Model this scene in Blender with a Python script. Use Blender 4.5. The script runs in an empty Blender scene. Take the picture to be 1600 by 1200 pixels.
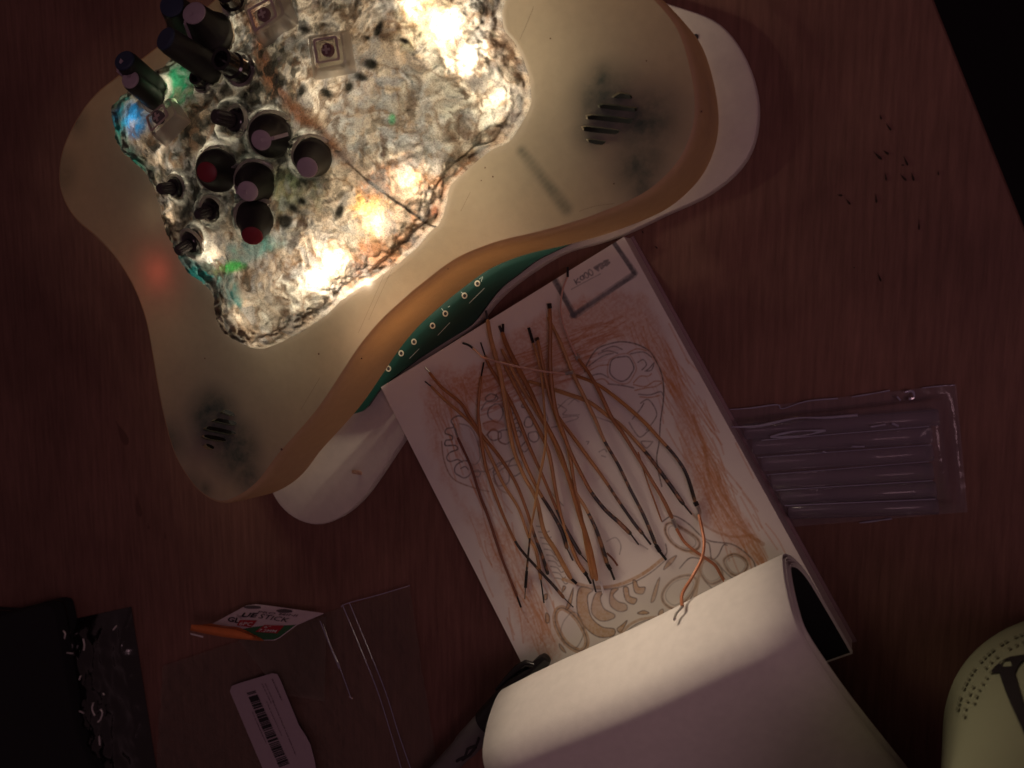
import bpy, bmesh, math, random
import numpy as np
from mathutils import Vector, Matrix

random.seed(7)
SC = bpy.context.scene
COL = SC.collection

# ------------------------------------------------------------------ camera
# nadir of the table under the lens, focal length and height above the table
NAD, FOC, HGT = (1330.0, 450.0), 1300.0, 0.30
_n = np.array([NAD[0] - 800, NAD[1] - 600, FOC]); _n /= np.linalg.norm(_n)
_Z = -_n
_X = np.array([1.0, 0, 0]) - _Z * _Z[0]; _X /= np.linalg.norm(_X)
_Y = np.cross(_Z, _X)
ROT = np.array([_X, _Y, _Z])
EYE = np.array([0, 0, HGT])

cam_data = bpy.data.cameras.new('camera')
cam = bpy.data.objects.new('camera', cam_data); COL.objects.link(cam)
right, up, back = ROT @ [1, 0, 0], ROT @ [0, -1, 0], ROT @ [0, 0, -1]
cam.matrix_world = Matrix(((right[0], up[0], back[0], 0), (right[1], up[1], back[1], 0),
                           (right[2], up[2], back[2], HGT), (0, 0, 0, 1)))
cam_data.sensor_width = 36; cam_data.lens = FOC / 1600 * 36
cam_data.clip_start = 0.01; cam_data.clip_end = 20
cam_data.dof.use_dof = True
cam_data.dof.focus_distance = 0.315
cam_data.dof.aperture_fstop = 13
SC.camera = cam

# ------------------------------------------------------------------ world, room light, exposure
W = bpy.data.worlds.new('World'); SC.world = W; W.use_nodes = True
bg = W.node_tree.nodes['Background']
bg.inputs[0].default_value = (1.0, 0.55, 0.60, 1); bg.inputs[1].default_value = 0.047
SC.view_settings.view_transform = 'Standard'; SC.view_settings.look = 'None'
SC.view_settings.exposure = 0.0; SC.view_settings.gamma = 1.0
SC.cycles.use_denoising = True
SC.cycles.max_bounces = 8; SC.cycles.transparent_max_bounces = 12
SC.cycles.sample_clamp_indirect = 4.0
SC.cycles.caustics_refractive = False; SC.cycles.caustics_reflective = False

def lamp(kind, name, loc, power, color, **kw):
    l = bpy.data.lights.new(name, kind); l.energy = power; l.color = color
    o = bpy.data.objects.new(name, l); COL.objects.link(o); o.location = loc
    for k, v in kw.items(): setattr(l, k, v)
    return o
def aim(o, target):
    o.rotation_euler = (Vector(target) - o.location).to_track_quat('-Z', 'Y').to_euler()

room = lamp('AREA', 'room_lamp', (0.28, -0.04, 0.64), 0.39, (1.0, 0.56, 0.64), size=0.22)
aim(room, (-0.02, -0.03, 0))

# ------------------------------------------------------------------ helpers
def ray(px, py):
    d = ROT @ np.array([px - 800.0, py - 600.0, FOC]); return d / np.linalg.norm(d)
def P(px, py, z=0.0):
    d = ray(px, py); return EYE + d * ((z - HGT) / d[2])
def proj(p):
    v = ROT.T @ (np.asarray(p, float) - EYE)
    return 800 + FOC * v[0] / v[2], 600 + FOC * v[1] / v[2]
def proj_many(p):
    v = (np.asarray(p, float) - EYE) @ ROT
    return 800 + FOC * v[:, 0] / v[:, 2], 600 + FOC * v[:, 1] / v[:, 2]
def mmpp(px, py, z):                     # metres for one pixel at a place
    return np.linalg.norm(P(px, py, z) - EYE) / FOC * 0.97
def plane_hit(px, py, a, b, c):
    n = np.cross(b - a, c - a); d = ray(px, py)
    return EYE + d * (((a - EYE) @ n) / (d @ n))

def catmull(pts, n=8, closed=False):
    p = [np.asarray(q, float) for q in pts]; out = []; m = len(p)
    for i in range(m if closed else m - 1):
        if closed: a, b, c, d = p[i - 1], p[i], p[(i + 1) % m], p[(i + 2) % m]
        else: a, b, c, d = p[max(i - 1, 0)], p[i], p[i + 1], p[min(i + 2, m - 1)]
        for k in range(n):
            t = k / n
            out.append(0.5 * ((2 * b) + (c - a) * t + (2 * a - 5 * b + 4 * c - d) * t * t + (3 * b - a - 3 * c + d) * t ** 3))
    if not closed: out.append(p[-1])
    return np.array(out)
def resample(pts, n, closed=False):
    p = np.asarray(pts, float)
    if closed: p = np.vstack([p, p[:1]])
    s = np.r_[0, np.cumsum(np.linalg.norm(np.diff(p, axis=0), axis=1))]
    q = np.linspace(0, s[-1], n + 1 if closed else n)
    if closed: q = q[:-1]
    return np.stack([np.interp(q, s, p[:, i]) for i in range(p.shape[1])], 1)
def offset_loop(p, d):                   # p (n,2) counter-clockwise, outwards by d
    t = np.roll(p, -1, 0) - np.roll(p, 1, 0); t /= np.linalg.norm(t, axis=1)[:, None] + 1e-12
    return p + np.stack([t[:, 1], -t[:, 0]], 1) * d
def ccw(p):
    a = np.sum(p[:, 0] * np.roll(p[:, 1], -1) - np.roll(p[:, 0], -1) * p[:, 1])
    return p if a > 0 else p[::-1]

def _h(ix, iy, s):
    v = np.sin(ix * 127.1 + iy * 311.7 + s * 74.7) * 43758.5453
    return v - np.floor(v)
def vnoise(x, y, s=0):
    ix, iy = np.floor(x), np.floor(y); fx, fy = x - ix, y - iy
    fx = fx * fx * (3 - 2 * fx); fy = fy * fy * (3 - 2 * fy)
    return ((_h(ix, iy, s) * (1 - fx) + _h(ix + 1, iy, s) * fx) * (1 - fy)
            + (_h(ix, iy + 1, s) * (1 - fx) + _h(ix + 1, iy + 1, s) * fx) * fy)
def fbm(x, y, s=0, o=4):
    r = 0; a = 0.5; t = 0
    for i in range(o):
        r = r + a * vnoise(x * 2 ** i + 17.3 * i, y * 2 ** i - 9.1 * i, s + i); t += a; a *= 0.5
    return r / t
def sstep(a, b, x):
    t = np.clip((x - a) / (b - a), 0, 1); return t * t * (3 - 2 * t)
def seg_dist(x, y, pts):                 # distance to a polyline
    d = np.full(np.shape(x), 1e9)
    for (ax, ay), (bx, by) in zip(pts[:-1], pts[1:]):
        l2 = (bx - ax) ** 2 + (by - ay) ** 2 + 1e-12
        t = np.clip(((x - ax) * (bx - ax) + (y - ay) * (by - ay)) / l2, 0, 1)
        d = np.minimum(d, np.hypot(x - ax - t * (bx - ax), y - ay - t * (by - ay)))
    return d
def in_poly(x, y, poly):
    r = np.zeros(np.shape(x), bool); n = len(poly)
    for i in range(n):
        (x0, y0), (x1, y1) = poly[i], poly[(i + 1) % n]
        c = (y0 > y) != (y1 > y)
        r ^= c & (x < (x1 - x0) * (y - y0) / (y1 - y0 + 1e-12) + x0)
    return r

class MB:
    def __init__(s): s.v = []; s.f = []
    def add(s, vs, fs):
        o = len(s.v); s.v += [tuple(map(float, v)) for v in vs]; s.f += [tuple(i + o for i in f) for f in fs]; return s
    def rings(s, rs, close_a=True, close_b=True, cyclic=True):
        n = len(rs[0]); vs = [v for r in rs for v in r]; fs = []
        for i in range(len(rs) - 1):
            for k in range(n if cyclic else n - 1):
                k2 = (k + 1) % n
                fs.append((i * n + k, i * n + k2, (i + 1) * n + k2, (i + 1) * n + k))
        if close_a: fs.append(tuple(reversed(range(n))))
        if close_b: fs.append(tuple((len(rs) - 1) * n + k for k in range(n)))
        return s.add(vs, fs)
    def tube(s, path, rad, n=8):
        p = np.asarray(path, float); m = len(p)
        rad = np.full(m, rad) if np.isscalar(rad) else np.asarray(rad)
        t = np.gradient(p, axis=0); t /= np.linalg.norm(t, axis=1)[:, None] + 1e-12
        rs = []; u = np.cross(t[0], [0, 0, 1.0])
        if np.linalg.norm(u) < 1e-3: u = np.cross(t[0], [1.0, 0, 0])
        u /= np.linalg.norm(u)
        for i in range(m):
            u = u - t[i] * (u @ t[i]); u /= np.linalg.norm(u) + 1e-12; w = np.cross(t[i], u)
            rs.append([p[i] + rad[i] * (math.cos(a) * u + math.sin(a) * w) for a in np.linspace(0, 2 * math.pi, n, endpoint=False)])
        return s.rings(rs)
    def lathe(s, base, axis, prof, n=32, flute=0.0, nf=0, close=True):   # prof: (radius, height)
        a = np.asarray(axis, float); a = a / np.linalg.norm(a)
        u = np.cross(a, [0.3, 0.9, 0.2]); u /= np.linalg.norm(u); w = np.cross(a, u); rs = []
        for r, h in prof:
            ring = []
            for k in range(n):
                th = 2 * math.pi * k / n
                rr = r * (1 - flute * (k % 2)) if nf else r
                ring.append(np.asarray(base) + a * h + rr * (math.cos(th) * u + math.sin(th) * w))
            rs.append(ring)
        return s.rings(rs, close, close)
    def prism(s, loop, z0, z1):           # loop of xy points
        return s.rings([[(x, y, z0) for x, y in loop], [(x, y, z1) for x, y in loop]])
    def strip(s, a, b):                   # two rows of points
        n = len(a); return s.add(list(a) + list(b), [(i, i + 1, n + i + 1, n + i) for i in range(n - 1)])
    def build(s, name, mat, parent=None, smooth=True, sharp=40):
        me = bpy.data.meshes.new(name); o_ = np.array(parent['origin']) if parent is not None and 'origin' in parent else np.zeros(3)
        me.from_pydata([tuple(np.array(v) - o_) for v in s.v], [], s.f); me.validate(); me.update()
        bm = bmesh.new(); bm.from_mesh(me); bmesh.ops.recalc_face_normals(bm, faces=bm.faces)
        for e in bm.edges:
            e.smooth = not (len(e.link_faces) == 2 and e.calc_face_angle(0) > math.radians(sharp))
        for f in bm.faces: f.smooth = smooth
        bm.to_mesh(me); bm.free()
        return link(name, me, mat, parent)
def link(name, me, mat, parent):
    o = bpy.data.objects.new(name, me); COL.objects.link(o)
    if mat: me.materials.append(mat)
    if parent is not None:
        o.parent = parent
        if 'origin' in parent: o['_o'] = 1; del o['_o']
    return o
def sub(parent_part, root):              # lets a part be parent: same local frame, so sub-parts share the root's origin
    parent_part['origin'] = list(root['origin']); return parent_part
def thing(name, label, cat, at=(0, 0, 0), group=None):
    o = bpy.data.objects.new(name, None); COL.objects.link(o); o.location = tuple(map(float, at))
    o.empty_display_size = 0.01
    o['label'] = label; o['category'] = cat; o['origin'] = [float(v) for v in at]
    if group: o['group'] = group
    return o
def done():                               # drop the builder's own notes
    for o in bpy.data.objects:
        if 'origin' in o: del o['origin']

# ------------------------------------------------------------------ materials
def mat(name):
    m = bpy.data.materials.new(name); m.use_nodes = True
    nt = m.node_tree; return m, nt, nt.nodes['Principled BSDF'], nt.nodes['Material Output']
def nd(nt, t, **kw):
    n = nt.nodes.new(t)
    for k, v in kw.items(): setattr(n, k, v)
    return n
def simple(name, col, rough=0.5, metal=0.0, var=0.15, scale=400, bump=0.0, bscale=900, spec=0.5, coat=0.0):
    m, nt, b, o = mat(name)
    tc = nd(nt, 'ShaderNodeNewGeometry')
    nz = nd(nt, 'ShaderNodeTexNoise'); nz.inputs['Scale'].default_value = scale; nz.inputs['Detail'].default_value = 5
    nt.links.new(tc.outputs['Position'], nz.inputs['Vector'])
    mx = nd(nt, 'ShaderNodeMix', data_type='RGBA')
    mx.inputs[6].default_value = (*[c * (1 - var) for c in col], 1); mx.inputs[7].default_value = (*[min(1, c * (1 + var)) for c in col], 1)
    nt.links.new(nz.outputs['Fac'], mx.inputs[0]); nt.links.new(mx.outputs[2], b.inputs['Base Color'])
    b.inputs['Roughness'].default_value = rough; b.inputs['Metallic'].default_value = metal
    b.inputs['Specular IOR Level'].default_value = spec; b.inputs['Coat Weight'].default_value = coat
    if bump:
        n2 = nd(nt, 'ShaderNodeTexNoise'); n2.inputs['Scale'].default_value = bscale; n2.inputs['Detail'].default_value = 4
        nt.links.new(tc.outputs['Position'], n2.inputs['Vector'])
        bp = nd(nt, 'ShaderNodeBump'); bp.inputs['Strength'].default_value = bump; bp.inputs['Distance'].default_value = 0.0005
        nt.links.new(n2.outputs['Fac'], bp.inputs['Height']); nt.links.new(bp.outputs['Normal'], b.inputs['Normal'])
    return m
def vcol(name, rough=0.8, spec=0.3, bump=0.15, bscale=1500):
    m, nt, b, o = mat(name)
    a = nd(nt, 'ShaderNodeVertexColor', layer_name='Col')
    nt.links.new(a.outputs['Color'], b.inputs['Base Color']); b.inputs['Roughness'].default_value = rough
    b.inputs['Specular IOR Level'].default_value = spec
    g = nd(nt, 'ShaderNodeNewGeometry'); n2 = nd(nt, 'ShaderNodeTexNoise'); n2.inputs['Scale'].default_value = bscale
    nt.links.new(g.outputs['Position'], n2.inputs['Vector'])
    bp = nd(nt, 'ShaderNodeBump'); bp.inputs['Strength'].default_value = bump; bp.inputs['Distance'].default_value = 0.0002
    nt.links.new(n2.outputs['Fac'], bp.inputs['Height']); nt.links.new(bp.outputs['Normal'], b.inputs['Normal'])
    return m
def translucent(name, col, tcol, tmix, rough=0.5, gloss=0.06, bump=0.1, darken=None):
    """plastic or paper that lets light through"""
    m, nt, b, out = mat(name); nt.nodes.remove(b)
    geo = nd(nt, 'ShaderNodeNewGeometry')
    nz = nd(nt, 'ShaderNodeTexNoise'); nz.inputs['Scale'].default_value = 300; nz.inputs['Detail'].default_value = 6
    nt.links.new(geo.outputs['Position'], nz.inputs['Vector'])
    def tint(c):
        mx = nd(nt, 'ShaderNodeMix', data_type='RGBA')
        mx.inputs[6].default_value = (*[v * 0.9 for v in c], 1); mx.inputs[7].default_value = (*[min(1, v * 1.08) for v in c], 1)
        nt.links.new(nz.outputs['Fac'], mx.inputs[0]); return mx.outputs[2]
    dc, tcl = tint(col), tint(tcol)
    if darken: dc, tcl = darken(nt, geo, dc, tcl)
    df = nd(nt, 'ShaderNodeBsdfDiffuse'); tr = nd(nt, 'ShaderNodeBsdfTranslucent'); gl = nd(nt, 'ShaderNodeBsdfGlossy')
    gl.inputs['Roughness'].default_value = rough; gl.inputs['Color'].default_value = (0.9, 0.9, 0.9, 1)
    nt.links.new(dc, df.inputs['Color']); nt.links.new(tcl, tr.inputs['Color'])
    m1 = nd(nt, 'ShaderNodeMixShader'); m1.inputs[0].default_value = tmix
    nt.links.new(df.outputs[0], m1.inputs[1]); nt.links.new(tr.outputs[0], m1.inputs[2])
    m2 = nd(nt, 'ShaderNodeMixShader'); m2.inputs[0].default_value = gloss
    nt.links.new(m1.outputs[0], m2.inputs[1]); nt.links.new(gl.outputs[0], m2.inputs[2])
    nt.links.new(m2.outputs[0], out.inputs['Surface'])
    if bump:
        n2 = nd(nt, 'ShaderNodeTexNoise'); n2.inputs['Scale'].default_value = 1400; n2.inputs['Detail'].default_value = 3
        nt.links.new(geo.outputs['Position'], n2.inputs['Vector'])
        bp = nd(nt, 'ShaderNodeBump'); bp.inputs['Strength'].default_value = bump; bp.inputs['Distance'].default_value = 0.0004
        nt.links.new(n2.outputs['Fac'], bp.inputs['Height'])
        for s in (df, gl): nt.links.new(bp.outputs['Normal'], s.inputs['Normal'])
    return m
def clear(name, tint, haze=0.1, hcol=(0.6, 0.55, 0.6), rough=0.1, gloss=0.08, bump=0.0, bscale=120, dist=0.002):
    """clear film or acrylic: mostly see-through, a little milky, shiny"""
    m, nt, b, out = mat(name); nt.nodes.remove(b)
    tp = nd(nt, 'ShaderNodeBsdfTransparent'); tp.inputs[0].default_value = (*tint, 1)
    df = nd(nt, 'ShaderNodeBsdfDiffuse'); df.inputs[0].default_value = (*hcol, 1)
    gl = nd(nt, 'ShaderNodeBsdfGlossy'); gl.inputs['Roughness'].default_value = rough
    lw = nd(nt, 'ShaderNodeLayerWeight'); lw.inputs[0].default_value = 0.25
    ma = nd(nt, 'ShaderNodeMath', operation='MULTIPLY_ADD'); ma.inputs[1].default_value = 0.6; ma.inputs[2].default_value = gloss
    nt.links.new(lw.outputs['Fresnel'], ma.inputs[0])
    m1 = nd(nt, 'ShaderNodeMixShader'); m1.inputs[0].default_value = haze
    m2 = nd(nt, 'ShaderNodeMixShader')
    nt.links.new(tp.outputs[0], m1.inputs[1]); nt.links.new(df.outputs[0], m1.inputs[2])
    nt.links.new(ma.outputs[0], m2.inputs[0]); nt.links.new(m1.outputs[0], m2.inputs[1]); nt.links.new(gl.outputs[0], m2.inputs[2])
    nt.links.new(m2.outputs[0], out.inputs['Surface'])
    if bump:
        g = nd(nt, 'ShaderNodeNewGeometry'); n2 = nd(nt, 'ShaderNodeTexNoise'); n2.inputs['Scale'].default_value = bscale
        n2.inputs['Detail'].default_value = 3; n2.inputs['Distortion'].default_value = 1.5
        nt.links.new(g.outputs['Position'], n2.inputs['Vector'])
        bp = nd(nt, 'ShaderNodeBump'); bp.inputs['Strength'].default_value = bump; bp.inputs['Distance'].default_value = dist
        nt.links.new(n2.outputs['Fac'], bp.inputs['Height'])
        nt.links.new(bp.outputs['Normal'], gl.inputs['Normal']); nt.links.new(bp.outputs['Normal'], lw.inputs['Normal'])
    return m

def wood_material():
    m, nt, b, o = mat('stained_wood')
    g = nd(nt, 'ShaderNodeNewGeometry')
    mp = nd(nt, 'ShaderNodeMapping'); mp.inputs['Rotation'].default_value = (0, 0, math.radians(18)); mp.inputs['Scale'].default_value = (1.0, 0.07, 1)
    nt.links.new(g.outputs['Position'], mp.inputs['Vector'])
    n1 = nd(nt, 'ShaderNodeTexNoise'); n1.inputs['Scale'].default_value = 520; n1.inputs['Detail'].default_value = 7; n1.inputs['Roughness'].default_value = 0.65
    nt.links.new(mp.outputs[0], n1.inputs['Vector'])
    n2 = nd(nt, 'ShaderNodeTexNoise'); n2.inputs['Scale'].default_value = 14; n2.inputs['Detail'].default_value = 4
    nt.links.new(g.outputs['Position'], n2.inputs['Vector'])
    r1 = nd(nt, 'ShaderNodeValToRGB')
    r1.color_ramp.elements[0].position = 0.28; r1.color_ramp.elements[0].color = (0.170, 0.084, 0.064, 1)
    r1.color_ramp.elements[1].position = 0.75; r1.color_ramp.elements[1].color = (0.305, 0.154, 0.118, 1)
    nt.links.new(n1.outputs['Fac'], r1.inputs[0])
    r2 = nd(nt, 'ShaderNodeValToRGB')
    r2.color_ramp.elements[0].position = 0.3; r2.color_ramp.elements[0].color = (0.62, 0.60, 0.62, 1)
    r2.color_ramp.elements[1].position = 0.7; r2.color_ramp.elements[1].color = (1, 1, 1, 1)
    nt.links.new(n2.outputs['Fac'], r2.inputs[0])
    mx = nd(nt, 'ShaderNodeMix', data_type='RGBA', blend_type='MULTIPLY'); mx.inputs[0].default_value = 1
    nt.links.new(r1.outputs[0], mx.inputs[6]); nt.links.new(r2.outputs[0], mx.inputs[7])
    nt.links.new(mx.outputs[2], b.inputs['Base Color'])
    b.inputs['Roughness'].default_value = 0.62; b.inputs['Specular IOR Level'].default_value = 0.25
    bp = nd(nt, 'ShaderNodeBump'); bp.inputs['Strength'].default_value = 0.25; bp.inputs['Distance'].default_value = 0.0003
    nt.links.new(n1.outputs['Fac'], bp.inputs['Height']); nt.links.new(bp.outputs['Normal'], b.inputs['Normal'])
    return m

ZT = 0.038                                # top of the shell
ZB = 0.012                                # foot of the shell wall
def shell_stains_shade(nt, geo, dc, tcl):
    """dark green airbrushed round the two vents, plus one dark streak"""
    def spot(px, py, rad, soft):
        c = P(px, py, ZT)
        d = nd(nt, 'ShaderNodeVectorMath', operation='DISTANCE'); d.inputs[1].default_value = tuple(c)
        nt.links.new(geo.outputs['Position'], d.inputs[0])
        mr = nd(nt, 'ShaderNodeMapRange', interpolation_type='SMOOTHSTEP'); mr.inputs[1].default_value = rad + soft; mr.inputs[2].default_value = rad - soft
        nt.links.new(d.outputs['Value'], mr.inputs[0]); return mr.outputs[0]
    nz = nd(nt, 'ShaderNodeTexNoise'); nz.inputs['Scale'].default_value = 150; nz.inputs['Detail'].default_value = 8; nz.inputs['Roughness'].default_value = 0.7
    nt.links.new(geo.outputs['Position'], nz.inputs['Vector'])
    nr = nd(nt, 'ShaderNodeMapRange'); nr.inputs[1].default_value = 0.30; nr.inputs[2].default_value = 0.62; nr.inputs[3].default_value = 0.45
    nt.links.new(nz.outputs['Fac'], nr.inputs[0])
    acc = None
    for a in ((950, 160, .009, .009), (1005, 190, .009, .010), (1000, 255, .007, .008), (1005, 290, .004, .006), (940, 125, .004, .006),
              (925, 200, .004, .007), (335, 655, .011, .008), (365, 700, .011, .008), (385, 740, .006, .007), (90, 270, .006, .012), (120, 190, .003, .008), (262, 690, .005, .010), (300, 770, .004, .010), (320, 765, .002, .006)):  # last entries: smears and painted shadow on the left lobes
        s = spot(*a)
        if acc is None: acc = s; continue
        mx = nd(nt, 'ShaderNodeMath', operation='MAXIMUM'); nt.links.new(acc, mx.inputs[0]); nt.links.new(s, mx.inputs[1]); acc = mx.outputs[0]
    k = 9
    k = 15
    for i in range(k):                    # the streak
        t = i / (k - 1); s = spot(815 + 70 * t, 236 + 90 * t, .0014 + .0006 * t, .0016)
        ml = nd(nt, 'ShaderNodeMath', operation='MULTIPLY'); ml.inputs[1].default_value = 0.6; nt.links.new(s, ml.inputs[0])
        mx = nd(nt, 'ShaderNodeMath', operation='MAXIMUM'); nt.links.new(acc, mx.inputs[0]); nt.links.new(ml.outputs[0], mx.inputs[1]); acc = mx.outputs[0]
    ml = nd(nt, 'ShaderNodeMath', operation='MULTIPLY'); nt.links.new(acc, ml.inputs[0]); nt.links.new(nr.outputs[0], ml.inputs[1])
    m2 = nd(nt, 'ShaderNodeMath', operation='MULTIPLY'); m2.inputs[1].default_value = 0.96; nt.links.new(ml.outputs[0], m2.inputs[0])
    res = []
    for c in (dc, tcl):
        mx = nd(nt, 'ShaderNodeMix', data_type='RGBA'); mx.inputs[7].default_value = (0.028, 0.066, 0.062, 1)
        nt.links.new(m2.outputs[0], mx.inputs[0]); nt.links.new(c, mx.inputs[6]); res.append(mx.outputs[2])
    return res

def resin_material():
    m, nt, b, out = mat('dyed_resin'); nt.nodes.remove(b)
    a = nd(nt, 'ShaderNodeVertexColor', layer_name='Col'); geo = nd(nt, 'ShaderNodeNewGeometry')
    n1 = nd(nt, 'ShaderNodeTexNoise'); n1.inputs['Scale'].default_value = 2000; n1.inputs['Detail'].default_value = 3; n1.inputs['Roughness'].default_value = 0.6
    nt.links.new(geo.outputs['Position'], n1.inputs['Vector'])
    r = nd(nt, 'ShaderNodeValToRGB'); r.color_ramp.elements[0].position = 0.30; r.color_ramp.elements[0].color = (0.22, 0.20, 0.19, 1)
    r.color_ramp.elements[1].position = 0.56; r.color_ramp.elements[1].color = (1, 1, 1, 1)
    nt.links.new(n1.outputs['Fac'], r.inputs[0])
    mx = nd(nt, 'ShaderNodeMix', data_type='RGBA', blend_type='MULTIPLY'); mx.inputs[0].default_value = 0.66
    nt.links.new(a.outputs['Color'], mx.inputs[6]); nt.links.new(r.outputs[0], mx.inputs[7]); c = mx.outputs[2]
    tr = nd(nt, 'ShaderNodeBsdfTranslucent'); df = nd(nt, 'ShaderNodeBsdfDiffuse'); tp = nd(nt, 'ShaderNodeBsdfTransparent')
    gl = nd(nt, 'ShaderNodeBsdfGlossy'); gl.inputs['Roughness'].default_value = 0.13
    for s in (tr, df, tp): nt.links.new(c, s.inputs[0])
    m1 = nd(nt, 'ShaderNodeMixShader'); m1.inputs[0].default_value = 0.35
    nt.links.new(tr.outputs[0], m1.inputs[1]); nt.links.new(df.outputs[0], m1.inputs[2])
    m2 = nd(nt, 'ShaderNodeMixShader'); m2.inputs[0].default_value = 0.22
    nt.links.new(m1.outputs[0], m2.inputs[1]); nt.links.new(tp.outputs[0], m2.inputs[2])
    fr = nd(nt, 'ShaderNodeFresnel'); fr.inputs[0].default_value = 1.45
    m3 = nd(nt, 'ShaderNodeMixShader'); nt.links.new(fr.outputs[0], m3.inputs[0])
    nt.links.new(m2.outputs[0], m3.inputs[1]); nt.links.new(gl.outputs[0], m3.inputs[2])
    nt.links.new(m3.outputs[0], out.inputs['Surface'])
    n2 = nd(nt, 'ShaderNodeTexNoise'); n2.inputs['Scale'].default_value = 260; n2.inputs['Detail'].default_value = 5; n2.inputs['Distortion'].default_value = 0.3
    nt.links.new(geo.outputs['Position'], n2.inputs['Vector'])
    bp = nd(nt, 'ShaderNodeBump'); bp.inputs['Strength'].default_value = 0.85; bp.inputs['Distance'].default_value = 0.0012
    nt.links.new(n2.outputs['Fac'], bp.inputs['Height'])
    for s in (tr, df, gl): nt.links.new(bp.outputs['Normal'], s.inputs['Normal'])
    return m

def frosted():
    m = clear('clear_key_plastic', (0.90, 0.87, 0.83), 0.66, (0.62, 0.58, 0.54), 0.2, 0.05); nt = m.node_tree
    df = [n for n in nt.nodes if n.type == 'BSDF_DIFFUSE'][0]; tr = nd(nt, 'ShaderNodeBsdfTranslucent'); tr.inputs[0].default_value = (0.62, 0.57, 0.50, 1)
    mx = nd(nt, 'ShaderNodeMixShader'); mx.inputs[0].default_value = 0.55; l = df.outputs[0].links[0]; tgt = l.to_socket
    nt.links.new(df.outputs[0], mx.inputs[1]); nt.links.new(tr.outputs[0], mx.inputs[2]); nt.links.new(mx.outputs[0], tgt); return m
def scorched():
    m = simple('scorched_insulation', (0.04, 0.02, 0.012), 0.4); nt = m.node_tree
    g = [n for n in nt.nodes if n.type == 'NEW_GEOMETRY'][0]; nz = nd(nt, 'ShaderNodeTexNoise'); nz.inputs['Scale'].default_value = 330; nz.inputs['Detail'].default_value = 4
    nt.links.new(g.outputs['Position'], nz.inputs['Vector']); r = nd(nt, 'ShaderNodeValToRGB')
    r.color_ramp.elements[0].position = .50; r.color_ramp.elements[0].color = (0.014, 0.009, 0.006, 1); r.color_ramp.elements[1].position = .62; r.color_ramp.elements[1].color = (0.26, 0.12, 0.045, 1)
    nt.links.new(nz.outputs['Fac'], r.inputs[0]); nt.links.new(r.outputs[0], nt.nodes['Principled BSDF'].inputs['Base Color']); return m
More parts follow.
